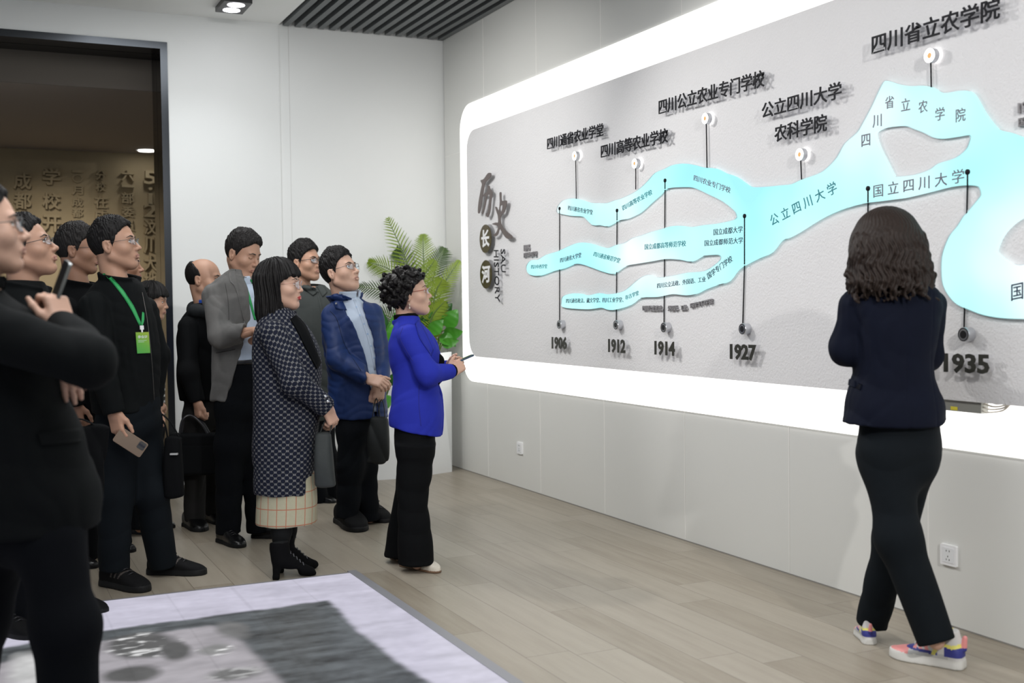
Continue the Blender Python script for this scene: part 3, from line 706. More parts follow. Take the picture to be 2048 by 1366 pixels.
def folds(X, Y, Z, f, seed):
    if seed not in _NZ:
        r = np.random.default_rng(seed); _NZ[seed] = [nrm(r.normal(size=3)) for _ in range(6)]+[r.random(6)*6.28]
    D = _NZ[seed]; p = D[6]
    dot = lambda k, s=1.0: (X*D[k][0]+Y*D[k][1]+Z*D[k][2])*s
    w = 1.6*np.sin(dot(0, f*0.55)+p[0])+1.1*np.sin(dot(1, f*0.8)+p[1])
    a = np.sin(dot(2, f)+w+p[2]); b = np.sin(dot(3, f*1.7)+1.3*w+p[3])
    return (1-2*np.abs(a))*0.65+0.35*b*np.sin(dot(4, f*0.7)+p[4])
class Vol:
    def __init__(s, lo, hi, h):
        s.lo = np.asarray(lo, float)-2*h; s.h = h
        n = np.ceil((np.asarray(hi, float)+2*h-s.lo)/h).astype(int)+1
        s.ax = [(s.lo[i]+h*np.arange(n[i])).astype(f32) for i in range(3)]
        s.f = np.full(n, 1.0, dtype=f32)
    def _reg(s, lo, hi):
        sl = []
        for i in range(3):
            a = max(0, int((lo[i]-s.lo[i])/s.h)); b = min(s.f.shape[i], int((hi[i]-s.lo[i])/s.h)+2)
            if b <= a: return None, None
            sl.append(slice(a, b))
        return tuple(sl), (s.ax[0][sl[0]][:, None, None], s.ax[1][sl[1]][None, :, None], s.ax[2][sl[2]][None, None, :])
    def op(s, fn, lo=None, hi=None, k=0.0, mode='add'):
        lo = s.lo if lo is None else lo; hi = s.lo+s.h*np.array(s.f.shape) if hi is None else hi
        sl, g = s._reg(lo, hi)
        if sl is None: return s
        d = np.broadcast_to(fn(*g), s.f[sl].shape).astype(f32)
        if mode == 'add': s.f[sl] = smin(s.f[sl], d, k)
        elif mode == 'sub': s.f[sl] = smax(s.f[sl], -d, k)
        else: s.f[sl] = smax(s.f[sl], d, k)
        return s
    def cap(s, a, b, ra, rb=None, k=0.015, mode='add', endclip=False):
        rb = ra if rb is None else rb; a = np.asarray(a, float); b = np.asarray(b, float)
        m = max(ra, rb)+k+0.03
        def fn(X, Y, Z):
            d = d_cap(X, Y, Z, a, b, ra, rb)
            if endclip:
                t = nrm(b-a); d = smax(d, (X-b[0])*t[0]+(Y-b[1])*t[1]+(Z-b[2])*t[2], 0.006)
            return d
        return s.op(fn, np.minimum(a, b)-m, np.maximum(a, b)+m, k, mode)
    def chain(s, pts, rs, k=0.02, kj=0.03, mode='add', endclip=True):
        """limb: one smooth distance from all its bones, then joined to the rest"""
        P = [np.asarray(p, float) for p in pts]; m = max(rs)+k+0.03
        def fn(X, Y, Z):
            d = None
            for i in range(len(P)-1):
                e = d_cap(X, Y, Z, P[i], P[i+1], rs[i], rs[i+1]); d = e if d is None else smin(d, e, kj)
            if endclip:
                t = nrm(P[-1]-P[-2]); d = smax(d, (X-P[-1][0])*t[0]+(Y-P[-1][1])*t[1]+(Z-P[-1][2])*t[2], 0.006)
            return d
        return s.op(fn, np.min(P, axis=0)-m, np.max(P, axis=0)+m, k, mode)
    def ell(s, c, r, k=0.01, mode='add', R=None):
        m = max(r)+k+0.02; c = np.asarray(c, float)
        return s.op(lambda X, Y, Z: d_ell(X, Y, Z, c, r, R), c-m, c+m, k, mode)
    def box(s, c, h, rd=0.01, k=0.0, mode='add', R=None):
        m = float(np.linalg.norm(h))+k+0.02; c = np.asarray(c, float)
        return s.op(lambda X, Y, Z: d_box(X, Y, Z, c, h, rd, R), c-m, c+m, k, mode)
    def loft(s, S, k=0.02, n=2.3, mode='add', rnd=0.012):
        S = [list(x) for x in S]; A = np.array(S); m = k+0.04
        lo = (min(A[:, 1]-A[:, 3])-m, min(A[:, 2]-A[:, 4])-m, A[:, 0].min()-m); hi = (max(A[:, 1]+A[:, 3])+m, max(A[:, 2]+A[:, 4])+m, A[:, 0].max()+m)
        return s.op(lambda X, Y, Z: d_loft(X, Y, Z, S, n, True, rnd), lo, hi, k, mode)
    def disp(s, fn, band=0.03):
        I = np.nonzero(np.abs(s.f) < band)
        if len(I[0]): s.f[I] += fn(s.ax[0][I[0]], s.ax[1][I[1]], s.ax[2][I[2]]).astype(f32)
        return s
    def fold(s, amp, f, seed): return s.disp(lambda X, Y, Z: amp*folds(X, Y, Z, f, seed))
    def mesh(s):
        """surface nets"""
        f = s.f; f[0] = f[-1] = 1; f[:, 0] = f[:, -1] = 1; f[:, :, 0] = f[:, :, -1] = 1
        ins = f < 0
        c = np.zeros(np.array(f.shape)-1, dtype=np.int8)
        for dx in (0, 1):
            for dy in (0, 1):
                for dz in (0, 1):
                    c += ins[dx:c.shape[0]+dx, dy:c.shape[1]+dy, dz:c.shape[2]+dz]
        I, J, K = np.nonzero((c > 0) & (c < 8)); nv = len(I)
        idx = np.full(c.shape, -1, dtype=np.int32); idx[I, J, K] = np.arange(nv, dtype=np.int32)
        P = np.zeros((nv, 3)); W = np.zeros(nv)
        C = {(a, b, d): f[I+a, J+b, K+d] for a in (0, 1) for b in (0, 1) for d in (0, 1)}
        for a0 in C:
            for ax in range(3):
                if a0[ax] == 1: continue
                b0 = list(a0); b0[ax] = 1; b0 = tuple(b0)
                v0, v1 = C[a0], C[b0]; m = (v0 < 0) != (v1 < 0)
                t = np.where(m, v0/np.where(np.abs(v0-v1) < 1e-12, 1, v0-v1), 0)
                for q in range(3): P[:, q] += np.where(m, a0[q]+(t if q == ax else 0), 0)
                W += m
        P /= W[:, None]; V = s.lo+s.h*(P+np.stack([I, J, K], 1)); Q = []
        for ax in range(3):
            A = [slice(1, -1)]*3; A[ax] = slice(0, -1)
            B = [slice(1, -1)]*3; B[ax] = slice(1, None)
            m0 = ins[tuple(A)]; m1 = ins[tuple(B)]
            e = np.nonzero(m0 != m1); flip = m0[e]
            g = [e[0]+1, e[1]+1, e[2]+1]; g[ax] = e[ax]
            u, v = (ax+1) % 3, (ax+2) % 3
            def cell(du, dv):
                q = [g[0].copy(), g[1].copy(), g[2].copy()]; q[u] -= du; q[v] -= dv; return idx[q[0], q[1], q[2]]
            quad = np.stack([cell(1, 1), cell(0, 1), cell(0, 0), cell(1, 0)], 1)
            quad[~flip] = quad[~flip][:, ::-1]; Q.append(quad)
        F = np.concatenate(Q); F = F[(F >= 0).all(1)]
        return V, F

# ------------------------------------------------------------------ materials of people
def skin(name, col):
    m = mat(name, col, 0.48, spec=0.4, vary=0.10, vscale=14, bump=0.06, bscale=260); return m
SK_F = skin('skin_fair', (0.56, 0.345, 0.255)); SK_M = skin('skin_tan', (0.44, 0.25, 0.17)); SK_D = skin('skin_brown', (0.34, 0.18, 0.115))
M_lip = mat('lips_natural', (0.33, 0.155, 0.12), 0.45); M_lipr = mat('lips_red', (0.42, 0.045, 0.045), 0.35)
M_eyew = mat('eye_white', (0.62, 0.60, 0.58), 0.25); M_iris = mat('eye_dark', (0.012, 0.008, 0.006), 0.15)
M_browm = mat('eyebrow', (0.05, 0.033, 0.025), 0.7)
def hair_mat(name, col):
    if name in MATS: return MATS[name]
    m = bpy.data.materials.new(name); m.use_nodes = True; t = NT(m); b = t.n['Principled BSDF']
    v = t.coord('Object', (150, 150, 22)); f = t.noise(1.0, 3, v)
    t.link(t.mix(f, tuple(c*0.45 for c in col), tuple(c*1.6 for c in col)), b.inputs['Base Color'])
    b.inputs['Roughness'].default_value = 0.55; b.inputs['Specular IOR Level'].default_value = 0.22
    bn = t.node('ShaderNodeBump'); bn.inputs['Strength'].default_value = 0.45; bn.inputs['Distance'].default_value = 0.006
    t.link(f, bn.inputs['Height']); t.link(bn.outputs[0], b.inputs['Normal']); MATS[name] = m; return m
H_blk = hair_mat('hair_black', (0.0065, 0.0055, 0.0055)); H_brn = hair_mat('hair_dark_brown', (0.022, 0.0145, 0.0115)); H_gry = hair_mat('hair_greying', (0.014, 0.012, 0.0115))
def cloth(name, col, rough=0.85, vary=0.12, vs=30, bump=0.12, bs=500, sheen=0.0, spec=0.25): return mat(name, col, rough, spec=spec, vary=vary, vscale=vs, bump=bump, bscale=bs, sheen=sheen)
C_blk = cloth('black_cloth', (0.0034, 0.0038, 0.0044), spec=0.10); C_blk2 = cloth('black_cloth_soft', (0.0042, 0.0052, 0.0056), spec=0.12); C_trs = cloth('black_trouser', (0.0036, 0.0044, 0.0060), spec=0.10); C_trs2 = cloth('charcoal_trouser', (0.0050, 0.0072, 0.0095), spec=0.12)
M_lens = None
def lens_mat():
    m = bpy.data.materials.new('spectacle_lens'); m.use_nodes = True; t = NT(m); n = t.n; n.remove(n['Principled BSDF'])
    tr = t.node('ShaderNodeBsdfTransparent'); gl = t.node('ShaderNodeBsdfGlossy'); gl.inputs[0].default_value = (0.75, 0.88, 1.0, 1); gl.inputs[1].default_value = 0.03
    mx = t.node('ShaderNodeMixShader'); mx.inputs[0].default_value = 0.20; t.link(tr.outputs[0], mx.inputs[1]); t.link(gl.outputs[0], mx.inputs[2]); t.link(mx.outputs[0], n['Material Output'].inputs[0])
    return m
M_lens = lens_mat()
M_sole = mat('shoe_sole_dark', (0.009, 0.009, 0.0095), 0.6, spec=0.2); M_shoe = mat('black_leather', (0.004, 0.004, 0.0045), 0.28, spec=0.4); M_shoem = mat('black_mesh_shoe', (0.005, 0.005, 0.0055), 0.8, spec=0.15)

# ------------------------------------------------------------------ people
class Person:
    def __init__(s, D, px, py, label, nm='person'):
        s.D = D; b = at_depth(px, py, D); s.o = np.array([b[0], b[1], 0.0]); s.px = px
        s.root = empty(nm, s.o, -YAW); tag(s.root, label, 'person', None)
        s.bv = {}
    def L(s, P):
        d = np.asarray(P, float)-s.o; return np.array([d @ RH, d @ FH, d[2]])
    def G(s, p): return s.o+RH*p[0]+FH*p[1]+np.array([0, 0, p[2]])
    def J(s, px, py, w=0.0): return s.L(at_depth(px, py, s.D-w))
    def floor(s, px, py, z=0.0): return s.L(on_floor(px, py, z))
    def sec(s, y, xl, xr, wc, wh):
        a, b = s.J(xl, y, wc), s.J(xr, y, wc); return [(a[2]+b[2])/2, (a[0]+b[0])/2, -wc, (b[0]-a[0])/2, wh]
    def secs(s, rows): return [s.sec(*r) for r in rows]
    def face(s, view_deg, px=None): return math.radians(view_deg)+math.atan(((px if px else s.px)-CX)/FPX)
    def add(s, name, vol, m, parent=None, mi=None, attrs=None, key=None):
        V, F = vol.mesh() if isinstance(vol, Vol) else vol
        o = mesh_obj(name, V, F, m, parent or s.root, True, mi(V[F].mean(1)) if mi else None, attrs(V) if attrs else None)
        if key: s.bv[key] = BVHTree.FromPolygons([tuple(v) for v in V], [tuple(int(i) for i in f) for f in F])
        return o
    def hit(s, key, px, py, off=0.0):
        """point of a garment under a picture point, lifted off along its normal"""
        o = s.L(CAM); d = nrm(s.J(px, py, 0)-o); b = s.bv[key]
        loc, n, i, t = b.ray_cast(Vector(o), Vector(d))
        if loc is None: loc, n, i, t = b.find_nearest(Vector(s.J(px, py, 0.1)))
        n = np.array(n); n = n if n @ d < 0 else -n
        return np.array(loc)+n*off, n
    def strip(s, name, key, A, B, m, off=0.003, thick=0.003, n=14, k=5, parent=None, smooth=True):
        """a band of cloth lying on a garment between two traced edges"""
        A = spline(A, 8); B = spline(B, 8)
        def res(P):
            L = np.r_[0, np.cumsum(np.linalg.norm(np.diff(P, axis=0), axis=1))]; t = np.linspace(0, L[-1], n); return np.c_[np.interp(t, L, P[:, 0]), np.interp(t, L, P[:, 1])]
        A, B = res(A), res(B); top = []; bot = []
        for i in range(n):
            for j in range(k):
                q = A[i]+(B[i]-A[i])*j/(k-1); p, nn = s.hit(key, q[0], q[1], off); top.append(p); bot.append(p-nn*(off+thick))
        V = np.array(top+bot); N = n*k; F = []
        for i in range(n-1):
            for j in range(k-1):
                a = i*k+j; F.append((a, a+1, a+k+1, a+k)); F.append((N+a, N+a+k, N+a+k+1, N+a+1))
            for j in (0, k-1):
                a = i*k+j; F.append((a, a+k, N+a+k, N+a))
        for i in (0, n-1):
            for j in range(k-1):
                a = i*k+j; F.append((a, a+1, N+a+1, N+a))
        return mesh_obj(name, V, F, m, parent or s.root, smooth)
    def line(s, name, key, pts, r, m, off=0.001, parent=None):
        P = [s.hit(key, x, y, off)[0] for x, y in spline(pts, 6)]
        V, F = tube(P, r, 6); return mesh_obj(name, V, F, m, parent or s.root, True)

    # ---- head: everything in a head frame (x forward, y to its left, z up), metres before scale
    def head(s, px, py, w, view, pitch, scale=1.0, roll=0.0, neck=None, female=False, skin_m=SK_M, lip_m=M_lip, closed=False, rn=0.056, bald=False, wide=1.0):
        c = s.J(px, py, w); ph = s.face(view, px); th = math.radians(pitch)
        f = np.array([math.cos(ph)*math.cos(th), -math.sin(ph)*math.cos(th), math.sin(th)]); l = np.array([math.sin(ph), math.cos(ph), 0.0]); u = np.cross(f, l)
        if roll: a = math.radians(roll); l, u = l*math.cos(a)+u*math.sin(a), u*math.cos(a)-l*math.sin(a)
        s.hc, s.hf, s.hl, s.hu, s.hs = c, f, l, u, scale
        B = np.stack([f, l, u])*scale
        s.hmap = lambda V: c+np.asarray(V, float).reshape(-1, 3) @ B
        inv = lambda p: (np.stack([f, l, u]) @ (np.asarray(p, float)-c))/scale
        nb = inv(neck); g = 0.92 if female else 1.0
        nb_lo = np.minimum(nb, 0)-0.08
        v = Vol((min(-0.125, nb_lo[0]), -0.105, min(-0.17, nb[2]-0.03)), (0.14, 0.105, 0.145), 0.0028)
        v.ell((-0.008, 0, 0.045), (0.098, 0.077*wide, 0.089), 0.01)
        v.ell((0.030, 0, -0.022), (0.062, 0.062*wide, 0.084), 0.035)
        for q in (-1, 1):
            v.cap((-0.002, q*0.055*g*wide, -0.045), (0.066, q*0.014, -0.086), 0.018*g, 0.016, 0.03)
            v.ell((0.056, q*0.043*wide, -0.014), (0.028, 0.025, 0.024), 0.025)
        v.ell((0.070, 0, -0.086), (0.021, 0.024, 0.018), 0.02)
        v.cap((0.079, -0.032, 0.035), (0.079, 0.032, 0.035), 0.011 if not female else 0.008, None, 0.018)
        v.ell((0.077, 0, -0.046), (0.0235, 0.030, 0.027), 0.02)
        for q in (-1, 1):
            v.ell((0.098, q*0.031, 0.016), (0.017, 0.019, 0.0115), 0.014, 'sub')
            v.ell((0.0745, q*0.031, 0.0165), (0.0128, 0.0128, 0.0128), 0.003)
            v.op(lambda X, Y, Z, q=q: np.maximum(d_ell(X, Y, Z, (0.0745, q*0.031, 0.0165), (0.0148, 0.0160, 0.0146)), (0.0140 if closed else 0.0195)-Z), (0.05, q*0.031-0.03, -0.01), (0.1, q*0.031+0.03, 0.05), 0.004)
            v.op(lambda X, Y, Z, q=q: np.maximum(d_ell(X, Y, Z, (0.0745, q*0.031, 0.0165), (0.0142, 0.0155, 0.0142)), Z-0.0118), (0.05, q*0.031-0.03, -0.01), (0.1, q*0.031+0.03, 0.05), 0.004)
        nl = 0.112 if not female else 0.107
        v.cap((0.086, 0, 0.024), (nl-0.002, 0, -0.014), 0.0068, 0.0098, 0.010)
        v.ell((nl, 0, -0.0175), (0.0112, 0.0115, 0.0095), 0.006)
        for q in (-1, 1):
            v.ell((nl-0.012, q*0.0125, -0.0215), (0.0112, 0.0078, 0.0085), 0.006)
            v.ell((nl-0.006, q*0.0065, -0.0285), (0.005, 0.0032, 0.004), 0.003, 'sub')
        lips = [((0.0915, -0.0215, -0.0525), (0.1015, -0.006, -0.0485)), ((0.1015, -0.006, -0.0485), (0.1015, 0.006, -0.0485)), ((0.1015, 0.006, -0.0485), (0.0915, 0.0215, -0.0525))]
        lipl = [((0.0910, -0.0205, -0.0540), (0.0990, -0.006, -0.0585)), ((0.0990, -0.006, -0.0585), (0.0990, 0.006, -0.0585)), ((0.0990, 0.006, -0.0585), (0.0910, 0.0205, -0.0540))]
        lr = 0.0035 if female else 0.0040
        for a, b in lips: v.cap(a, b, lr, None, 0.006)
        for a, b in lipl: v.cap(a, b, lr+0.0007, None, 0.006)
        v.cap((0.0985, -0.021, -0.0545), (0.0985, 0.021, -0.0545), 0.0016, None, 0.003, 'sub')
        v.cap((0.094, -0.012, -0.0695), (0.094, 0.012, -0.0695), 0.004, None, 0.010, 'sub')
        for q in (-1, 1):   # ears
            a = math.radians(-12); R = [[math.cos(a), 0, -math.sin(a)], [0, 1, 0], [math.sin(a), 0, math.cos(a)]]
            v.ell((-0.010, q*0.0785*wide, 0.004), (0.0185, 0.0085, 0.033), 0.008, 'add', R)
            v.ell((-0.006, q*0.0875*wide, 0.006), (0.0105, 0.0075, 0.021), 0.005, 'sub', R)
            v.ell((-0.001, q*0.081*wide, -0.004), (0.005, 0.006, 0.008), 0.004)
        v.cap((-0.032, 0, -0.030), nb, (rn*g-0.006)/scale, (rn*g+0.002)/scale, 0.020)
        V, F = v.mesh(); C = V[F].mean(1); mi = np.zeros(len(F), int)
        lipd = np.min([d_cap(C[:, 0], C[:, 1], C[:, 2], a, b, 0.0046, 0.0046) for a, b in lips+lipl], axis=0); mi[(lipd < 0.0012) & (C[:, 0] > 0.088)] = 1
        for q in (-1, 1):
            e = np.array([0.0745, q*0.031, 0.0165]); dd = np.linalg.norm(C-e, axis=1)
            if not closed:
                m = (dd < 0.0147) & (C[:, 2] > 0.0122) & (C[:, 2] < 0.0190) & (C[:, 0] > 0.078) & (np.abs(C[:, 1]-e[1]) < 0.0118); mi[m] = 2
                mi[m & (np.hypot(C[:, 1]-e[1]-0.001, C[:, 2]-0.0165) < 0.0052)] = 3
            lash = (dd < 0.0165) & (np.abs(C[:, 2]-(0.0136 if closed else 0.0200)) < 0.0012) & (C[:, 0] > 0.080); mi[lash] = 3
            yb = np.abs(C[:, 1])
            bz = 0.0375+0.004*np.clip((yb-0.012)/0.02, 0, 1)-0.006*np.clip((yb-0.036)/0.015, 0, 1)
        bv = BVHTree.FromPolygons([tuple(p) for p in V], [tuple(int(i) for i in f) for f in F]); s.brows = []
        for q in (-1, 1):
            pts = []
            for y in np.linspace(0.012, 0.049, 12):
                z = 0.0375+0.004*min(1, (y-0.012)/0.02)-0.007*max(0, (y-0.036)/0.015)
                loc = bv.ray_cast(Vector((0.2, q*y*wide, z)), Vector((-1, 0, 0)))[0]
                if loc is not None: pts.append(np.array(loc)+[0.0002, 0, 0])
            if len(pts) > 4: t = np.linspace(0, 1, len(pts)); s.brows.append((s.hmap(pts), (0.0030 if female else 0.0042)*scale*np.clip(0.55+2*t, 0, 1)*(1-0.75*t**2)))
        s.body_parts = [(s.hmap(V), F, mi)]; s.skin = skin_m; s.lip = lip_m
        return s
    def _hv(s, lo, hi, h=0.003): return Vol(lo, hi, h)
    def hair(s, style='short', m=H_blk, top=0.0, seed=1, side=1.0, fringe=0.0):
        r = np.random.default_rng(seed)
        if style in ('short', 'bald'):
            v = s._hv((-0.13, -0.105, -0.075), (0.115, 0.105, 0.17))
            v.ell((-0.010, 0, 0.046+top*0.35), (0.106, 0.0835*side, 0.099+top), 0.0)
            v.ell((0.0, 0, 0.075), (0.09, 0.074, 0.074+top), 0.02)
            if style == 'short':
                xh = lambda Z: np.interp(Z, [-0.03, -0.005, 0.022, 0.05, 0.072, 0.095, 0.13], [0.0, 0.016, 0.026, 0.038, 0.058, 0.078+fringe, 0.10+fringe])
            else:
                xh = lambda Z: np.interp(Z, [-0.03, 0.0, 0.03, 0.07, 0.10, 0.12, 0.15], [-0.004, 0.004, 0.008, -0.012, -0.05, -0.085, -0.12])
            v.op(lambda X, Y, Z: X-xh(Z)+0.0*Y, k=0.008, mode='int')
            zl = lambda X: np.interp(X, [-0.12, -0.05, -0.034, -0.026, 0.008, 0.014, 0.03, 0.06], [-0.045, -0.05, -0.03, 0.026, 0.032, -0.004, -0.002, 0.04])
            v.op(lambda X, Y, Z: zl(X)-Z+0.0*Y, k=0.006, mode='int')
            amp = 0.0042 if style == 'short' else 0.0015
            v.disp(lambda X, Y, Z: amp*np.clip(0.4+(Z-0.02)*9, 0.15, 1.2)*np.sin(X*330+3*np.sin(Y*160+seed)+Z*60)*np.sin(Y*290+2.5*np.sin(X*120)+Z*90), 0.02)
            v.disp(lambda X, Y, Z: 0.004*np.sin(X*70+seed)*np.sin(Y*64+seed*2)*np.clip((Z-0.03)*12, 0, 1), 0.02)
        elif style == 'bob':
            v = s._hv((-0.16, -0.13, -0.24), (0.13, 0.13, 0.18), 0.0034)
            v.ell((-0.010, 0, 0.048), (0.116, 0.093, 0.106), 0)
            S = [(-0.21, -0.040, 0, 0.050, 0.075), (-0.15, -0.040, 0, 0.076, 0.094), (-0.08, -0.038, 0, 0.084, 0.098), (0.0, -0.030, 0, 0.088, 0.095), (0.06, -0.015, 0, 0.098, 0.090)]
            v.loft(S, 0.03, 2.2)
            xh = lambda Z: np.interp(Z, [-0.20, -0.12, -0.06, 0.0, 0.030, 0.046, 0.062, 0.10, 0.15], [0.035, 0.034, 0.018, 0.010, 0.026, 0.058, 0.108, 0.125, 0.12])
            v.op(lambda X, Y, Z: X-xh(Z-0.007*np.sin(Y*95+1.0)-0.004*np.sin(Y*210))-0.012*np.clip((np.abs(Y)-0.055)/0.03, 0, 1), k=0.006, mode='int')
            v.cap((-0.02, 0, -0.03), (-0.02, 0, -0.25), 0.05, 0.055, 0.01, 'sub')
            v.disp(lambda X, Y, Z: 0.0035*np.sin(np.arctan2(Y, X+0.03)*34+2*np.sin(Z*22)+seed)+0.003*np.sin(np.arctan2(Y, X+0.03)*13+Z*20), 0.02)
        elif style == 'curly':
            v = s._hv((-0.17, -0.14, -0.13), (0.13, 0.14, 0.19), 0.0034)
            v.ell((-0.018, 0, 0.046), (0.108, 0.094, 0.102), 0)
            for _ in range(210):
                d = nrm(r.normal(size=3)); p = np.array([-0.020, 0, 0.042])+d*np.array([0.116, 0.099, 0.108]); q = p+nrm(r.normal(size=3))*0.022; e = q+nrm(r.normal(size=3))*0.018
                v.chain([p, q, e], [0.011, 0.0095, 0.007], 0.006, 0.01, endclip=False)
            xh = lambda Z: np.interp(Z, [-0.10, -0.05, -0.02, 0.01, 0.04, 0.062, 0.085, 0.12, 0.17], [-0.03, -0.015, -0.005, 0.012, 0.030, 0.056, 0.098, 0.11, 0.10])
            v.op(lambda X, Y, Z: X-xh(Z)+0.006*np.sin(Y*120+Z*90), k=0.006, mode='int')
            zl = lambda X: np.interp(X, [-0.17, -0.09, -0.04, 0.0, 0.03], [-0.085, -0.10, -0.07, -0.01, 0.0]); v.op(lambda X, Y, Z: zl(X)-Z+0.004*np.sin(Y*140), k=0.008, mode='int')
            v.disp(lambda X, Y, Z: 0.003*np.sin(X*150+2*np.sin(Z*90))*np.sin(Y*140+2*np.sin(X*70))*np.sin(Z*150+1), 0.02)
        elif style == 'wavy':
            v = s._hv((-0.18, -0.20, -0.25), (0.15, 0.20, 0.18), 0.0034)
            v.ell((-0.020, 0, 0.036), (0.124, 0.124, 0.122), 0)
            S = [(-0.155, -0.035, 0, 0.085, 0.115), (-0.10, -0.038, 0, 0.108, 0.138), (-0.03, -0.030, 0, 0.118, 0.140), (0.05, -0.020, 0, 0.118, 0.124)]
            v.loft(S, 0.04, 2.1, rnd=0.04)
            for i in range(230):
                a = math.pi+r.uniform(-2.6, 2.6); z0 = r.uniform(-0.09, 0.05); pts = []; rad = []; ln = r.uniform(0.07, 0.15); ph = r.uniform(0, 6.28); tw = r.uniform(0.008, 0.017)*np.clip((0.09-z0)*9, 0.3, 1)
                for k in range(9):
                    t = k/8; z = max(-0.205, z0-ln*t); aa = a+0.14*math.sin(ph+t*8)
                    cap = math.sqrt(max(0.05, 1-(max(0, z-0.036)/0.126)**2)); q = cap*(0.925+0.085*t)+0.04*math.sin(ph*2+t*7)*t
                    tv = tw*(0.25+1.0*t)*(1.6 if i % 3 == 0 else 0.9); fq = 7+5*((i*37 % 10)/10); pts.append((-0.030+0.118*q*math.cos(aa)+tv*math.cos(ph+t*fq), 0.140*q*math.sin(aa)+tv*math.sin(ph+t*fq), z)); rad.append(0.0125*(0.35+0.65*math.sin(math.pi*min(1, 0.15+t*0.75)))*(1-0.35*t))
                v.chain(pts, rad, 0.010, 0.006, endclip=False)
            v.op(lambda X, Y, Z: X-np.interp(Z, [-0.25, -0.1, 0.03, 0.06, 0.10, 0.2], [0.06, 0.05, 0.05, 0.09, 0.12, 0.12])-0.03*np.clip((np.abs(Y)-0.08)/0.04, 0, 1), k=0.01, mode='int')
            v.cap((-0.02, 0, -0.03), (-0.02, 0, -0.25), 0.05, 0.06, 0.02, 'sub')
            v.disp(lambda X, Y, Z: (0.0012+0.002*np.clip((0.06-Z)*10, 0, 1))*np.sin(np.arctan2(Y, X+0.03)*46+3*np.sin(Z*60)+seed), 0.02)
        V, F = v.mesh()
        return s.add('hair', (s.hmap(V), F), m)
    def glasses(s, frame_m, w=0.026, h=0.018, r=0.0012, rim='full', z=0.014, x=0.1085, sq=3.0):
        fr = MB(); ln = []
        a = np.linspace(0, 2*np.pi, 33)
        for q in (-1, 1):
            y = w*np.sign(np.cos(a))*np.abs(np.cos(a))**(2/sq); zz = h*np.sign(np.sin(a))*np.abs(np.sin(a))**(2/sq)
            P = np.c_[x-0.10*np.abs(y*0.12)-0.35*np.maximum(0, q*y)*0.35, q*0.0325+y, z+zz]
            P[:, 0] = x-0.006*np.clip((q*P[:, 1]-0.0325)/0.026, -1, 1)**2-0.010*np.clip((q*P[:, 1]-0.0325)/0.026, 0, 1)
            if rim == 'full': fr.tube(s.hmap(P), r, 6)
            else: fr.tube(s.hmap(P[:17]), r, 6); fr.tube(s.hmap(P[16:]), r*0.5, 6)
            ln.append(P[:-1])
            fr.tube(s.hmap([(x-0.014, q*(0.0325+w), z+0.006), (x-0.020, q*0.0665, z+0.008), (0.03, q*0.077, z+0.008), (-0.008, q*0.0805, z+0.008), (-0.030, q*0.079, z-0.014)]), [r*1.3, r*1.3, r*1.1, r*1.1, r], 6)
        fr.tube(s.hmap([(x, -0.0085, z+0.004), (x+0.002, 0, z+0.007), (x, 0.0085, z+0.004)]), r, 6)
        g = fr.build('glasses', frame_m, s.root, True)
        lb = MB()
        for P in ln:
            n = len(P); Q = s.hmap(np.vstack([P-[0.0004, 0, 0], P+[0.0004, 0, 0], [P.mean(0)-[0.0004, 0, 0]], [P.mean(0)+[0.0010, 0, 0]]]))
            F = [(2*n, (k+1) % n, k) for k in range(n)]+[(2*n+1, n+k, n+(k+1) % n) for k in range(n)]+[(k, (k+1) % n, n+(k+1) % n, n+k) for k in range(n)]
            lb.add(Q, F)
        lb.build('lens', M_lens, g, True); return g
    # ---- hand: frame (x towards fingers, y to the thumb side, z out of the back)
    def hand(s, W, d, n, right=True, curl=(25, 30, 20), spread=4, scale=1.0, thumb=(35, 20), fore=0.07, curls=None):
        d = nrm(d); n = np.asarray(n, float); n = nrm(n-d*(n @ d)); b = np.cross(n, d)*(1 if right else -1)
        v = Vol((-fore-0.01, -0.075, -0.095), (0.20, 0.10, 0.045), 0.0026)
        v.op(lambda X, Y, Z: d_cap(X, Y, Z*1.25, (-fore, 0, 0), (0.008, 0, 0), 0.026, 0.027), k=0.0)
        v.op(lambda X, Y, Z: d_box(X, Y, Z+0.05*(Y/0.05)**2*0.1, (0.046, -0.002, 0), (0.046, 0.037, 0.0135), 0.012), k=0.018)
        v.ell((0.030, 0.025, -0.008), (0.030, 0.018, 0.014), 0.012)
        L = (0.070, 0.079, 0.073, 0.056); yb = (0.0275, 0.0095, -0.0085, -0.0265); xb = (0.086, 0.090, 0.087, 0.080)
        for i in range(4):
            c = curls[i] if curls else curl; sp = math.radians(spread*(1.5-i)); p = np.array([xb[i], yb[i], 0.0]); ang = 0.0; pts = [p-np.array([0.016, 0, 0]), p]
            for j, fr in enumerate((0.46, 0.30, 0.24)):
                ang += math.radians(c[j]); p = p+L[i]*fr*np.array([math.cos(ang)*math.cos(sp), math.cos(ang)*math.sin(sp), -math.sin(ang)]); pts.append(p)
            rr = 0.0092 if i < 3 else 0.0080
            v.chain(pts, [rr, rr*1.04, rr*0.95, rr*0.88, rr*0.74], 0.0035, 0.006, endclip=False)
        a, e = math.radians(thumb[0]), math.radians(thumb[1])
        p0 = np.array([0.014, 0.026, -0.006]); p1 = p0+0.040*np.array([math.cos(a), math.sin(a), -0.35]); a2 = a-e; p2 = p1+0.032*np.array([math.cos(a2), math.sin(a2), -0.25]); p3 = p2+0.024*np.array([math.cos(a2-e*0.6), math.sin(a2-e*0.6), -0.2])
        v.chain([p0, p1, p2, p3], [0.0135, 0.0115, 0.0098, 0.0080], 0.010, 0.008, endclip=False)
        V, F = v.mesh(); B = np.stack([d, b, n])*scale
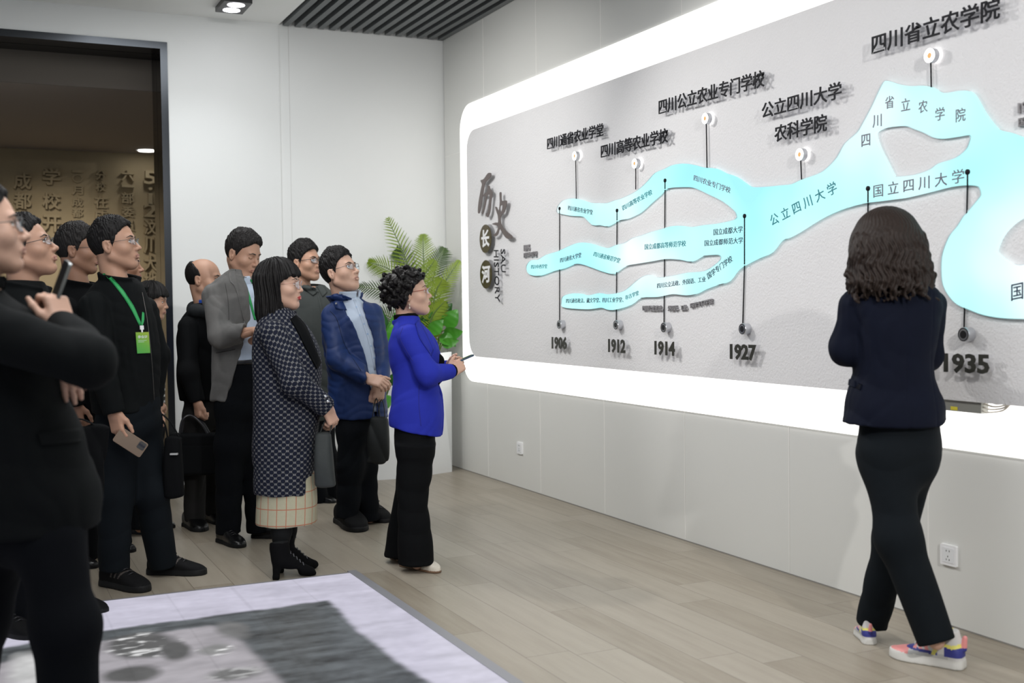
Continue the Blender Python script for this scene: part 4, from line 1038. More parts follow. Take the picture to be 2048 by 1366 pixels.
        V = np.asarray(W, float)+V @ B
        if not right: F = F[:, ::-1]
        s.body_parts.append((V, F, np.zeros(len(F), int))); return s
    def bones(s, torso, limbs, h=0.012):
        """the body under the clothes"""
        T = np.array([[z, cx, cy, max(0.02, ax-0.042), max(0.02, ay-0.040)] for z, cx, cy, ax, ay in torso])
        T = T[np.argsort(T[:, 0])]; T[0, 0] = min(T[0, 0]+.07, (T[0, 0]+T[1, 0])/2+.02); P = np.array([p for pts, rs in limbs for p in pts]+[s.hc]); lo = np.minimum(P.min(0), [T[:, 1].min(), T[:, 2].min(), T[:, 0].min()])-0.16; hi = np.maximum(P.max(0), [T[:, 1].max(), T[:, 2].max(), T[:, 0].max()])+0.16
        lo[2] = max(lo[2], 0.02)
        v = Vol(lo, hi, h); v.loft(T, 0.02)
        for pts, rs in limbs: v.chain(pts, rs, 0.03, 0.03, endclip=False)
        V, F = v.mesh(); s.body_parts.append((V, F, np.zeros(len(F), int))); return s
    def finish(s):
        Vs, Fs, Ms, n = [], [], [], 0
        for V, F, m in s.body_parts: Vs.append(V); Fs.append(F+n); Ms.append(m); n += len(V)
        bm = MB()
        for p, r in s.brows: bm.tube(p, r, 8, flat=0.45) if False else bm.tube(p, r, 8)
        if s.brows: bm.build('eyebrows', M_browm, s.root, True)
        return mesh_obj('body', np.vstack(Vs), np.vstack(Fs), [s.skin, s.lip, M_eyew, M_iris, M_browm], s.root, True, np.concatenate(Ms))
    # ---- clothes
    def garment(s, torso, arms, h=0.0055, k=0.014, n=2.4, legs=(), kj=0.035, rnd=0.012):
        P = [p for pts, rs in list(arms)+list(legs) for p in pts]; R = max([max(rs) for pts, rs in list(arms)+list(legs)]+[0.02])
        T = np.array(torso) if len(torso) else np.zeros((0, 5))
        lo = np.array([9., 9, 9]); hi = -lo
        if len(T): lo = np.minimum(lo, [(T[:, 1]-T[:, 3]).min(), (T[:, 2]-T[:, 4]).min(), T[:, 0].min()]); hi = np.maximum(hi, [(T[:, 1]+T[:, 3]).max(), (T[:, 2]+T[:, 4]).max(), T[:, 0].max()])
        if P: P = np.array(P); lo = np.minimum(lo, P.min(0)-R); hi = np.maximum(hi, P.max(0)+R)
        v = Vol(lo-0.03, hi+0.03, h)
        if len(T): v.loft(torso, 0.0, n, rnd=rnd)
        for pts, rs in arms: v.chain(pts, rs, k, kj)
        for pts, rs in legs: v.chain(pts, rs, k, 0.05)
        return v
    def collar(s, v, base, axis, a, b, ht, th=0.007, k=0.004, phi=0.0, gap=0.0, flare=0.0):
        """a standing collar round the neck, open at the front when gap > 0"""
        ax = nrm(axis); f = np.array([math.cos(phi), -math.sin(phi), 0]); f = nrm(f-ax*(f @ ax)); l = np.cross(ax, f); base = np.asarray(base, float)
        def fn(X, Y, Z):
            dx, dy, dz = X-base[0], Y-base[1], Z-base[2]
            t = dx*ax[0]+dy*ax[1]+dz*ax[2]; p = dx*f[0]+dy*f[1]+dz*f[2]; q = dx*l[0]+dy*l[1]+dz*l[2]
            g = 1+flare*np.clip(t/ht, 0, 1); r = np.sqrt((p/(a*g))**2+(q/(b*g))**2); d = np.abs(r-1)*min(a, b)-th
            d = smax(d, np.abs(t-ht/2)-ht/2, 0.006)
            if gap: d = smax(d, -np.maximum(-p, np.abs(q)-gap*(0.4+0.6*np.clip(t/ht, 0, 1.5))), 0.004)
            return d
        m = max(a, b)*1.5+ht+0.03
        return v.op(fn, base-m, base+m, k)
    def trousers(s, torso, legs, m, h=0.006, fold=0.0045, seed=5, ff=26, name='trousers'):
        torso = [list(r) for r in torso]; zb = min(r[0] for r in torso); zt = max(r[0] for r in torso); torso = [[r[0]+.10]+r[1:] if r[0] == zt else r for r in torso]; torso = [[r[0]-.03, r[1], r[2], r[3]-.02, r[4]-.02] if r[0] == zb else r for r in torso]; v = s.garment(torso, [], h, legs=legs, k=0.05, rnd=0.09); v.fold(fold, ff, seed)
        return s.add(name, v, m, key=name)
    def shoe(s, heel, toe, m=M_shoe, sole=M_sole, hgt=1.0, wid=0.098, solez=0.022, mi=None, extra=None, name='shoe', laces=None):
        H = np.asarray(heel, float); T = np.asarray(toe, float); H[2] = T[2] = 0; Lx = np.linalg.norm(T-H); d = (T-H)/Lx; q = np.array([-d[1], d[0], 0])
        k = Lx/0.285
        v = Vol((-0.02, -0.06, 0), (0.30, 0.06, 0.135), 0.0036)
        S = [(0.0, 0, 0.040, 0.030, 0.040), (0.02, 0, 0.048*hgt, 0.036, 0.048*hgt), (0.06, 0, 0.056*hgt, 0.037, 0.056*hgt), (0.10, 0, 0.050*hgt, 0.038, 0.050*hgt), (0.16, 0, 0.036, 0.044, 0.036), (0.21, 0.0, 0.027, 0.048, 0.027), (0.26, -0.004, 0.020, 0.034, 0.020), (0.285, -0.006, 0.014, 0.015, 0.014)]
        v.op(lambda X, Y, Z: d_loft(Y, Z, X+0*Y, [(t, a, b, c*wid/0.098, e) for t, a, b, c, e in S], 2.6, True, 0.02), k=0)
        S2 = [(t, a, 0.0, c*wid/0.098+0.0035, 0.05) for t, a, b, c, e in S]; S2[0] = (-0.004, 0, 0, 0.030, 0.05)
        v.op(lambda X, Y, Z: np.maximum(d_loft(Y, Z, X+0*Y, S2, 2.4, True, 0.014), np.abs(Z-solez/2)-solez/2), k=0.003)
        if extra: extra(v)
        V, F = v.mesh(); V[:, 2] = np.maximum(V[:, 2], 0.0005)
        C = V[F].mean(1); idx = (C[:, 2] < solez+0.001).astype(int) if mi is None else mi(C)
        mp = lambda P: H+np.asarray(P, float)[:, :1]*d*k+np.asarray(P, float)[:, 1:2]*q*k+np.asarray(P, float)[:, 2:]*np.array([0, 0, k])
        o = mesh_obj(name, mp(V), F, [m, sole] if mi is None else m, s.root, True, idx)
        if laces:
            mb = MB()
            for i in range(5):
                x = 0.105+0.018*i; z = np.interp(x, [0.10, 0.16, 0.21], [0.103*hgt, 0.075, 0.056]); mb.tube(mp(np.array([(x, -0.02, z-0.006), (x+0.006, 0, z+0.001), (x, 0.02, z-0.006)])), 0.0028*k, 5)
            mb.tube(mp(np.array([(0.10, 0.0, 0.105*hgt), (0.115, 0.022, 0.106*hgt), (0.128, 0.03, 0.09)])), 0.0024*k, 5); mb.tube(mp(np.array([(0.10, 0.0, 0.105*hgt), (0.118, -0.022, 0.108*hgt), (0.13, -0.028, 0.09)])), 0.0024*k, 5)
            mb.build('shoe_laces', laces, o, True)
        return o
M_suede = mat('black_suede', (.0032,.0032,.0036), .9, spec=.1); M_tights = mat('black_tights', (.0065,.007,.0075), .75, spec=.15)

# ================================================================== the visitors
M_metal = mat('spectacle_metal', (0.10, 0.095, 0.09), 0.3, 0.9); M_frblk = mat('spectacle_black', (0.012, 0.012, 0.013), 0.3); M_frgold = mat('spectacle_rose_gold', (0.55, 0.30, 0.24), 0.3, 0.9); M_frred = mat('spectacle_red', (0.30, 0.05, 0.03), 0.35)
def handset(loc, long, normal, L=0.155, W=0.074, T=0.009, body=None, label='', camera_block=False, back=None):
    """a phone: long axis, screen normal"""
    a = nrm(long); n = np.asarray(normal, float); n = nrm(n-a*(n @ a)); b = np.cross(n, a); c = np.asarray(loc, float)
    e = empty('phone', c)
    V, F = curve_fill([round_rect(-W/2, -L/2, W/2, L/2, 0.009, 5)], 0.5)
    mp = lambda P, z0, z1, sx=1.0: P[:, :1]*sx*b+P[:, 1:2]*(1-(1-sx)*0.5)*a+(z0+(P[:, 2:]+0.5)*(z1-z0))*n
    mesh_obj('case', mp(V, -T/2, T/2), F, body or M_black, e)
    mesh_obj('screen', mp(V, T/2, T/2+0.0006, 0.94), F, mat('dark_glass', (0.01, 0.012, 0.016), 0.08), e)
    mesh_obj('back_cover', mp(V, -T/2-0.0006, -T/2, 0.96), F, back or body or M_black, e)
    if camera_block:
        V2, F2 = curve_fill([round_rect(-W*0.42, L*0.22, W*0.05, L*0.46, 0.006, 5)], 0.5); cb = mesh_obj('camera_block', mp(V2, -T/2-0.003, -T/2-0.0006), F2, M_black, e)
        for k in range(3):
            q = b*(-W*0.19)+a*(L*(0.27+0.07*k)); MB().lathe([(0.006, -T/2-0.0042), (0.006, -T/2-0.003)], (q, b, a, n), 14).build('lens', mat('lens_glass', (0.02, 0.02, 0.03), 0.05), cb)
    tag(e, label, 'phone'); return e
def tote(P, top, bot, wb, th, m, label, face=0.0, strap=None, name='tote_bag', hang=0.0, tag_=None, cat='bag', ragged=0.006, seed=3):
    """a soft bag hanging: top (xl,xr,y), bottom (xl,xr,y) in the picture, at depth offset wb"""
    a, b = P.J(top[0], top[2], wb), P.J(top[1], top[2], wb); c, d = P.J(bot[0], bot[2], wb), P.J(bot[1], bot[2], wb)
    S = []
    for t in np.linspace(0, 1, 9):
        l = c+(a-c)*t; r = d+(b-d)*t; bul = 0.35+0.65*math.sin(math.pi*min(1, 0.12+0.80*(1-t)))
        S.append((l[2]*0.5+r[2]*0.5, (l[0]+r[0])/2, -wb, max(0.01, (r[0]-l[0])/2), th*bul))
    A = np.array(S); lo = (A[:, 1]-A[:, 3]).min(), -wb-th, A[:, 0].min(); hi = (A[:, 1]+A[:, 3]).max(), -wb+th, A[:, 0].max()
    v = Vol(np.array(lo)-0.02, np.array(hi)+0.02, 0.005); v.loft(S, 0, 3.4, rnd=0.02); v.fold(ragged, 22, seed)
    V, F = v.mesh(); org = np.array([A[:, 1].mean(), -wb, A[:, 0].min()])
    e = empty(name, P.G(org), -YAW); mesh_obj('bag_body', V-org, F, m, e, True)
    top_c = np.array([(a[0]+b[0])/2, -wb, a[2]])
    for st in (strap or []):
        pts = spline([P.J(*q) if len(q) == 3 else P.J(*q, wb) for q in st], 8); V, F = tube(pts, 0.011, 8, True, 0.28); mesh_obj('handle', V-org, F, m, e, True)
    tag(e, label, cat); return e, org
EXTRA = []

# ---------------------------------------------------------------- woman in the royal blue blazer
P = Person(5.94, 822, 1130, 'older woman with short curly black hair in a royal blue blazer, holding a phone')
C_blue = cloth('royal_blue_wool', (0.020, 0.030, 0.34), 0.8, 0.08, 20, 0.10, 700, 0.0, 0.15)
nk = P.J(811, 648, 0)
P.head(819, 592, 0.0, 2, 8, 0.97, neck=nk, female=True, skin_m=SK_F, lip_m=M_lip, rn=0.055)
P.hair('curly', H_blk, seed=4)
P.glasses(M_frred, 0.025, 0.016, 0.0013, 'half', z=0.011)
T = P.secs([(872,788,884,0,.165),(850,780,886,0,.170),(800,783,886,0,.165),(760,787,876,0,.155),(720,780,880,0,.165),(690,778,876,0,.175),(665,783,860,0,.17),(645,791,842,0,.125),(632,797,836,0,.075)])
sR, eR, wR = P.J(818,672,.155), P.J(856,750,.19), P.J(902,742,.07)
sL, eL, wL = P.J(822,672,-.155), P.J(862,752,-.19), P.J(897,735,-.08)
v = P.garment(T, [([sR, eR, wR], [.060,.053,.038]), ([sL, eL, wL], [.060,.052,.040])], 0.005, 0.012)
# open front below the chest, slanted hem
def cutblue(X, Y, Z):
    zb = P.J(0, 868, 0)[2]
    return np.maximum(np.abs(Y+0.02)-0.012*(1+2*np.clip(zb+0.5-Z, 0, 1)), 0.06-X+P.J(840,700,0)[0])
v.op(lambda X, Y, Z: cutblue(X, Y, Z), k=0.004, mode='sub')
hb, hf = P.J(775,845,0), P.J(890,870,0)
v.op(lambda X, Y, Z: (hb[2]+(X-hb[0])*(hf[2]-hb[2])/(hf[0]-hb[0]))-Z-0.008, k=0.006, mode='int')
P.collar(v, P.J(812,648,0), (-.12,0,1), .068,.066,.030,.006,.006,P.face(5),.02)
v.fold(.0038, 15, 31); v.fold(.0012, 45, 32)
P.add('blazer', v, C_blue, key='blazer')
v = P.garment(P.secs([(740,800,868,0,.11),(700,796,866,0,.125),(660,796,850,0,.11),(640,800,840,0,.08)]), [([eR, wR+(wR-eR)*.12], [.03,.034]), ([P.J(850,700,0), P.J(874,722,0), P.J(872,770,0)], [.04,.030,.02])], 0.006, 0.01)
P.collar(v, P.J(813,646,0), (-.10,0,1), .057,.055,.050,.006,.004); P.add('black_top', v, C_blk)
P.strip('lapel', 'blazer', [(836,640),(850,664),(866,700)], [(830,648),(838,676),(862,712)], C_blue, .004, .002)
P.line('seam', 'blazer', [(806,655),(800,675),(812,700),(826,722)], .0016, mat('blue_seam', (.014,.015,.19), .8), .0)
P.line('seam', 'blazer', [(838,770),(838,810),(842,852)], .0016, mat('blue_seam', (.014,.015,.19), .8), .0)
h1, k1, a1 = P.J(822,845,.085), P.J(826,965,.085), P.J(834,1128,.10)
h2, k2, a2 = P.J(822,845,-.085), P.J(822,965,-.085), P.J(800,1112,-.12)
v = P.garment(P.secs([(905,795,868,0,.155),(870,789,870,0,.155),(830,790,876,0,.14)]), [], 0.006, legs=[([h1,k1,a1],[.06,.05,.05]), ([h2,k2,a2],[.06,.05,.05])])
v.loft(P.secs([(1128,797,868,.10,.085),(1060,796,862,.095,.075),(1000,795,855,.09,.07),(950,794,863,.088,.075),(890,793,869,.085,.09)]), .03, 2.2, rnd=.006)
v.loft(P.secs([(1110,767,836,-.12,.085),(1050,777,842,-.11,.075),(985,790,850,-.09,.07),(930,796,862,-.085,.08),(890,794,868,-.08,.09)]), .03, 2.2, rnd=.006)
v.fold(.0035, 16, 33); P.add('trousers', v, C_blk)
P.bones(T, [([sR,eR,wR],[.04,.032,.024]), ([sL,eL,wL],[.04,.032,.024]), ([h1,k1,a1],[.06,.04,.03]), ([h2,k2,a2],[.06,.04,.03])])
P.hand(wR, P.J(934,722,.0)-wR, (0.35,-.85,.4), True, curls=((30,35,25),(45,50,30),(55,55,30),(60,55,30)), thumb=(30,10), scale=.90)
P.hand(wL, P.J(928,726,-.01)-wL, (0.2,.9,-.2), False, curls=((30,35,25),(40,45,30),(50,50,30),(55,55,30)), thumb=(25,10), scale=.88)
P.finish()
M_cream = mat('cream_shoe', (.58,.53,.45), .6, vary=.15, vscale=90); M_heel = mat('brown_heel', (.17,.10,.06), .4)
def pump_x(v):
    v.box((0.25,0,0.12),(0.5,0.1,0.055),0.005,0,'sub'); v.op(lambda X,Y,Z: np.maximum(d_ell(X,Y,Z,(0.10,0,0.10),(0.135,0.034,0.065)), 0*X-1), k=.006, mode='sub')
for heel, toe in (((806,1131),(881,1146)), ((786,1116),(862,1129))):
    o = P.shoe(P.floor(*heel), P.floor(*toe), M_cream, M_heel, .8, .085, .012, extra=pump_x)
    H = P.floor(*heel); tdir = nrm(P.floor(*toe)-H); c = H+tdir*.02
    mb = MB(); mb.lathe([(.014,0),(.015,.02),(.020,.05)], (c+[0,0,.0],(1,0,0),(0,1,0),(0,0,1)), 14); mb.build('heel', M_heel, o, True)
ec = P.hmap([(-.004,.084,-.045),(-.004,-.084,-.045)]); mb = MB()
for q in ec: mb.lathe([(.001,-.004),(.004,0),(.001,.004)], (q,(1,0,0),(0,1,0),(0,0,1)), 10); mb.lathe([(.001,-.005),(.005,0),(.001,.005)], (q-[0,0,.018],(1,0,0),(0,1,0),(0,0,1)), 10); mb.tube([q, q-[0,0,.015]], .0012, 5)
mb.build('earrings', mat('pearl', (.75,.68,.55), .25), P.root, True)
a, b = P.J(902,729,.005), P.J(937,714,-.02); ax = b-a
handset(P.G((a+b)/2+nrm(ax)*0.0), RH*ax[0]+FH*ax[1]+np.array([0,0,ax[2]]), RH*-.25+np.array([0,0,1.0]), .15, .072, .009, mat('phone_blue_case', (.02,.05,.09), .35), 'slim blue phone held out by the woman in the royal blue blazer')

# ---------------------------------------------------------------- guide seen from behind
P = Person(4.37, 1785, 1300, 'guide with wavy dark hair seen from behind in a navy blazer and coloured trainers')
C_navy = cloth('navy_wool', (.0035,.0052,.0135), .8, .12, 24, .12, 600, .0, .12)
nk = P.J(1785,585,.01)
P.head(1768,497,-.005,-122,-4,1.0,neck=nk,female=True,skin_m=SK_F,rn=.054)
P.hair('wavy', H_brn, seed=9)
T = P.secs([(850,1686,1888,0,.155),(820,1692,1884,0,.150),(770,1704,1868,0,.138),(725,1711,1861,0,.135),(680,1708,1868,0,.140),(640,1702,1874,0,.140),(600,1697,1876,0,.125),(574,1712,1862,0,.105),(556,1742,1835,0,.075),(546,1758,1822,0,.05)])
sL, eL, wL = P.J(1712,612,.0), P.J(1693,700,-.03), P.J(1752,690,-.28)
sR, eR, wR = P.J(1858,612,-.01), P.J(1852,712,-.10), P.J(1800,690,-.30)
v = P.garment(T, [([sL,eL,wL],[.062,.058,.045]), ([sR,eR,wR],[.062,.055,.045])], 0.005, 0.012)
q = [P.J(x,y,0) for x,y in ((1680,843),(1760,854),(1850,851),(1892,832))]
v.op(lambda X,Y,Z: np.interp(X,[a[0] for a in q],[a[2] for a in q])-Z+0*Y, k=.005, mode='int')
v.fold(.0045, 17, 41); v.fold(.0016, 50, 42)
zc = P.J(0,700,0)[2]
v.disp(lambda X,Y,Z: .0028*np.exp(-((X-P.J(1790,700,0)[0]+.02*(Z-zc))/.003)**2)*(Y<0)+.0022*np.exp(-((X-P.J(1842,700,0)[0]-.06*np.abs(Z-zc)**1.2)/.003)**2)*(Y<0)*(Z<zc+.18), .02)
P.add('blazer', v, C_navy, key='blazer')
P.strip('pocket_flap','blazer',[(1697,757),(1704,759),(1712,762)],[(1695,770),(1702,772),(1711,775)],C_navy,.006,.003)
h1,k1,a1 = P.J(1772,905,.03), P.J(1797,1075,.11), P.J(1873,1284,.20)
h2,k2,a2 = P.J(1826,900,-.02), P.J(1790,1070,-.12), P.J(1742,1250,-.19)
Tt = P.secs([(960,1726,1868,.01,.12),(905,1718,1876,.01,.125),(860,1722,1874,.0,.12),(830,1728,1866,0,.115)])
P.trousers(Tt, [([h1,k1,a1],[.094,.078,.066]), ([h2,k2,a2],[.090,.074,.062])], C_trs2, .0055, .0032, 43, 15)
P.bones(T, [([sL,eL,wL],[.04,.03,.024]), ([sR,eR,wR],[.04,.03,.024]), ([h1,k1,a1],[.06,.04,.03]), ([h2,k2,a2],[.06,.04,.03])])
P.hand(wL, P.J(1790,670,-.36)-wL, (0,.6,.8), False, curls=((40,40,30),)*4, scale=.9)
P.hand(wR, P.J(1770,665,-.36)-wR, (0,.6,.8), True, curls=((40,40,30),)*4, scale=.9)
P.finish()
S_wh = mat('trainer_white', (.55,.54,.53), .6); S_pk = mat('trainer_pink', (.72,.27,.26), .55); S_bl = mat('trainer_blue', (.03,.035,.22), .55); S_yl = mat('trainer_yellow', (.72,.68,.16), .55); S_gr = mat('trainer_grey', (.42,.42,.42), .6); S_md = mat('trainer_midsole', (.60,.59,.56), .6)
def tr_mi(C):
    x,y,z = C[:,0],C[:,1],C[:,2]; m = np.zeros(len(C),int)
    m[(z<.050+.010*np.clip((x-.1)*-4,0,1)) & (x>.045) & (x<.20)] = 4
    m[(x>.195) & (z<.060)] = 1
    m[(np.abs(z-(.060-.09*np.abs(x-.20)))<.006) & (x>.085) & (x<.245)] = 2
    for k in range(3): m[(np.abs(x-(.125+.024*k)-.35*(z-.06))<.0075) & (z>.058) & (z<.082)] = 1
    m[(x<.060) & (z>.045) & (z<.078+.1*np.abs(x-.03))] = 2
    m[(np.abs(z-.082-.25*np.abs(x-.035))<.007) & (x<.085)] = 3; m[(np.abs(x-.085-.5*(.08-z))<.008) & (z>.045)] = 3
    m[(x<.006) & (z>.080)] = 1; m[z<.036] = 5
    return m
trm = [S_wh,S_pk,S_bl,S_yl,S_gr,S_md]
def trainer(heel,toe):
    o = P.shoe(P.floor(*heel), P.floor(*toe), trm, None, 1.02, .104, .036, tr_mi, laces=S_wh, extra=lambda v: (v.cap((0.0,0,.075),(-.004,0,.118),.011,.009,.006), v.cap((.045,0,.10),(.05,0,.125),.036,.034,.012))); return o
trainer((1928,1338),(1779,1310)); trainer((1741,1290),(1720,1262))

# ---------------------------------------------------------------- man in the navy jacket and pale shirt
P = Person(7.08, 720, 1050, 'young man in glasses wearing an open navy jacket over a pale blue shirt')
C_nj = cloth('navy_shell', (.009,.026,.105), .55, .10, 16, .06, 300, 0, .3); C_njd = cloth('navy_shell_lining', (.006,.010,.03), .8); C_shirt = cloth('pale_blue_shirt', (.50,.58,.70), .8, .05, 40, .08, 900)
nk = P.J(686,596,.0)
P.head(681,549,.03,34,16,1.09,neck=nk,skin_m=SK_F,rn=.060)
P.hair('short', H_blk, top=.014, seed=3)
P.glasses(M_metal,.027,.017,.0012,'half')
T = P.secs([(836,664,776,0,.125),(800,660,772,0,.128),(750,655,772,0,.130),(700,648,770,0,.130),(660,644,764,0,.125),(630,648,757,0,.115),(608,658,742,0,.100),(597,670,722,0,.070)])
sR,eR,wR = P.J(664,632,.03), P.J(676,718,.13), P.J(738,757,.20)
sL,eL,wL = P.J(744,628,-.02), P.J(764,712,-.06), P.J(760,768,.10)
v = P.garment(T, [([sR,eR,wR],[.070,.066,.050]), ([sL,eL,wL],[.066,.058,.050])], .005, .012)
ce_ = [P.J(x,y,0) for x,y in ((700,585),(716,625),(731,661),(742,702),(749,745),(756,840))]; zz=[c[2] for c in ce_][::-1]; xx=[c[0] for c in ce_][::-1]
wd = lambda Z: np.interp(Z, zz, [.006,.022,.034,.042,.055,.080])
v.op(lambda X,Y,Z: np.maximum(np.abs(X-np.interp(Z,zz,xx))-wd(Z), Y+.02), k=.006, mode='sub')
v.fold(.0060, 18, 51); v.fold(.0022, 46, 52)
P.collar(v, P.J(692,600,-.01), (-.12,-.05,1), .094,.088,.040,.008,.006,P.face(38),.10,.22)
P.add('jacket', v, C_nj, key='jacket')
v = P.garment(P.secs([(822,680,764,.0,.105),(750,672,766,0,.112),(700,668,764,0,.112),(650,664,756,0,.106),(612,674,734,0,.085),(592,680,716,0,.065)]), [], .005)
P.collar(v, P.J(697,594,.01), (.0,-.12,1), .066,.064,.040,.006,.005,P.face(36),.016,.06); v.fold(.0025,30,53)
P.add('shirt', v, C_shirt, key='shirt')
P.strip('shirt_placket','shirt',[(706,600),(722,640),(738,690),(748,740)],[(711,599),(727,639),(743,689),(753,739)],C_shirt,.002,.001)
for bx,by in ((713,614),(720,630),(728,648),(735,668),(742,692),(748,716)):
    p,n = P.hit('shirt',bx,by,.003); u=nrm(np.cross(n,[0,0,1])); MB().lathe([(.0055,-.001),(.0055,.001)],(p,u,np.cross(n,u),n),12).build('shirt_button', mat('button_blue',(.30,.42,.62),.4), P.root)
P.strip('collar_flap','jacket',[(660,576),(664,598),(672,618)],[(676,572),(694,596),(708,624)],C_nj,.010,.004)
P.line('jacket_seam','jacket',[(660,622),(674,640),(690,690),(722,742)],.002, C_njd, -.0005)
p,n = P.hit('jacket',674,609,.016)
u=nrm(np.cross(n,[0,0,1])); MB().lathe([(.006,-.002),(.006,.002)],(p,u,np.cross(n,u),n),14).build('snap_button', M_chrome, P.root)
h1,k1,a1 = P.J(703,865,.05), P.J(701,935,.06), P.J(694,1036,.07); h2,k2,a2 = P.J(732,865,-.05), P.J(730,930,-.06), P.J(738,1040,-.06)
P.trousers(P.secs([(880,674,748,0,.110),(840,674,748,0,.108),(815,680,744,0,.10)]), [([h1,k1,a1],[.085,.078,.070]), ([h2,k2,a2],[.080,.073,.066])], C_trs, .006, .0045, 54, 24)
P.bones(T, [([sR,eR,wR],[.045,.036,.026]), ([sL,eL,wL],[.045,.036,.026]), ([h1,k1,a1],[.06,.04,.03]), ([h2,k2,a2],[.06,.04,.03])])
P.hand(wR, P.J(772,768,.24)-wR, (.1,-.75,.6), True, curls=((30,40,25),(35,45,25),(40,45,25),(45,45,25)), thumb=(35,15), scale=1.0, spread=2)
P.hand(wL, P.J(756,800,.12)-wL, (.5,-.8,.0), False, curls=((45,60,30),(50,60,30),(55,60,30),(55,60,30)), thumb=(15,10), scale=1.0, spread=2, fore=.02)
P.finish()
P.shoe(P.floor(681,1042), P.floor(724,1065), M_shoem, M_sole, .88, .100, .020, laces=M_black); P.shoe(P.floor(728,1030), P.floor(777,1046), M_shoem, M_sole, .88, .098, .020, laces=M_black)
C_bag = cloth('charcoal_bag', (.014,.016,.016), .6, .15, 25, .15, 300)
tote(P,(738,776,834),(734,777,928),.18,.045,C_bag,'charcoal tote bag hanging from the hands of the man in the navy jacket',strap=[[(745,836),(748,812),(753,797),(757,812),(760,836)],[(755,836),(760,806),(764,800),(768,812),(770,836)]])

# ---------------------------------------------------------------- woman in the patterned coat
P = Person(5.84, 575, 1145, 'woman with long dark hair and round glasses in a dark patterned coat and plaid skirt')
nk = P.J(556,636,0)
P.head(559,576,.0,14,2,1.02,neck=nk,female=True,skin_m=SK_F,lip_m=M_lipr,rn=.055)
P.hair('bob', H_blk, seed=2)
P.glasses(M_frgold,.026,.023,.0010,'full',z=.010,sq=2.0)
T = P.secs([(984,511,628,0,.165),(930,509,630,0,.168),(880,508,634,0,.168),(820,508,638,0,.168),(760,508,642,0,.168),(700,508,636,0,.175),(668,511,622,0,.175),(645,518,606,0,.15),(628,528,592,0,.10),(616,538,580,0,.07)])
sR,eR,wR = P.J(546,668,.15), P.J(590,765,.20), P.J(655,816,.10); sL,eL,wL = P.J(560,668,-.15), P.J(606,765,-.18), P.J(652,818,-.02)
v = P.garment(T, [([sR,eR,wR],[.070,.064,.048]), ([sL,eL,wL],[.068,.060,.046])], .005, .010)
v.fold(.0045, 16, 61); v.fold(.0015, 48, 62)
P.collar(v, P.J(560,634,0), (.05,0,1), .075,.080,.035,.008,.006,P.face(10),.03)
def coat_uv(V):
    X,Y,Z = V[:,0],V[:,1],V[:,2]
    dt = d_loft(X,Y,Z,T,2.4); best = dt.copy(); (cx,cy,ax,ay),_ = sec_interp(T,Z)
    th = np.arctan2(Y-cy,X-cx); U = np.stack([th*.155, Z, 0*Z],1)
    for pts,rs in (((sR,eR,wR),(.070,.064,.048)),((sL,eL,wL),(.068,.060,.046))):
        a,b = pts[0],pts[2]; d = np.minimum(d_cap(X,Y,Z,pts[0],pts[1],rs[0],rs[1]), d_cap(X,Y,Z,pts[1],pts[2],rs[1],rs[2])); t = nrm(b-a); e = nrm(np.cross(t,[0,1,0])); g = np.cross(t,e)
        w = np.clip((V-a)@t/np.linalg.norm(b-a),0,1)[:,None]; c_ = (1-w)**2*a+2*w*(1-w)*(2*pts[1]-.5*(a+b))+w*w*b
        q = V-c_; an = np.arctan2(q@g,q@e); m = d < best; U[m] = np.stack([an*.058, -((V-a)@t), 0*an],1)[m]
    return U
def coat_mat():
    m = bpy.data.materials.new('navy_monogram_cloth'); m.use_nodes = True; t = NT(m); b = t.n['Principled BSDF']
    a = t.node('ShaderNodeAttribute'); a.attribute_name = 'weave'; sp = t.node('ShaderNodeSeparateXYZ'); t.link(a.outputs['Vector'], sp.inputs[0])
    pu, pv = .034, .030
    def lattice(ou, ov):
        fu = t.math('SUBTRACT', t.math('FRACT', t.math('ADD', t.math('DIVIDE', sp.outputs[0], pu), ou)), .5); fv = t.math('SUBTRACT', t.math('FRACT', t.math('ADD', t.math('DIVIDE', sp.outputs[1], pv), ov)), .5)
        return t.math('MULTIPLY', fu, pu), t.math('MULTIPLY', fv, pv)
    disc = None; markf = None
    for ou, ov in ((0,0),(.5,.5)):
        u,v_ = lattice(ou,ov); r = t.math('SQRT', t.math('ADD', t.math('MULTIPLY',u,u), t.math('MULTIPLY',v_,v_))); d = t.math('LESS_THAN', r, .0098); ring = t.math('LESS_THAN', t.math('ABSOLUTE', t.math('SUBTRACT', r, .0112)), .0008)
        disc = d if disc is None else t.math('MAXIMUM', disc, d); markf = t.math('MULTIPLY', ring, .20) if markf is None else t.math('MAXIMUM', markf, t.math('MULTIPLY', ring, .20))
        u,v_ = lattice(ou+.5,ov); au, av = t.math('ABSOLUTE',u), t.math('ABSOLUTE',v_)
        box = t.math('MULTIPLY', t.math('LESS_THAN',au,.0050), t.math('LESS_THAN',av,.0040)); inn = t.math('MULTIPLY', t.math('LESS_THAN',au,.0032), t.math('LESS_THAN', t.math('ABSOLUTE', t.math('SUBTRACT',av,.0018)), .0011)); mk = t.math('MULTIPLY', box, t.math('SUBTRACT',1.0,inn))
        markf = t.math('MAXIMUM', markf, mk)
    c = t.mix(disc, (.013,.014,.018), (.0060,.0085,.021)); c = t.mix(markf, c, (.26,.26,.27)); t.link(c, b.inputs['Base Color']); b.inputs['Roughness'].default_value = .8; b.inputs['Specular IOR Level'].default_value = .2
    return m
P.add('coat', v, coat_mat(), attrs=lambda V: {'weave': coat_uv(V)}, key='coat')
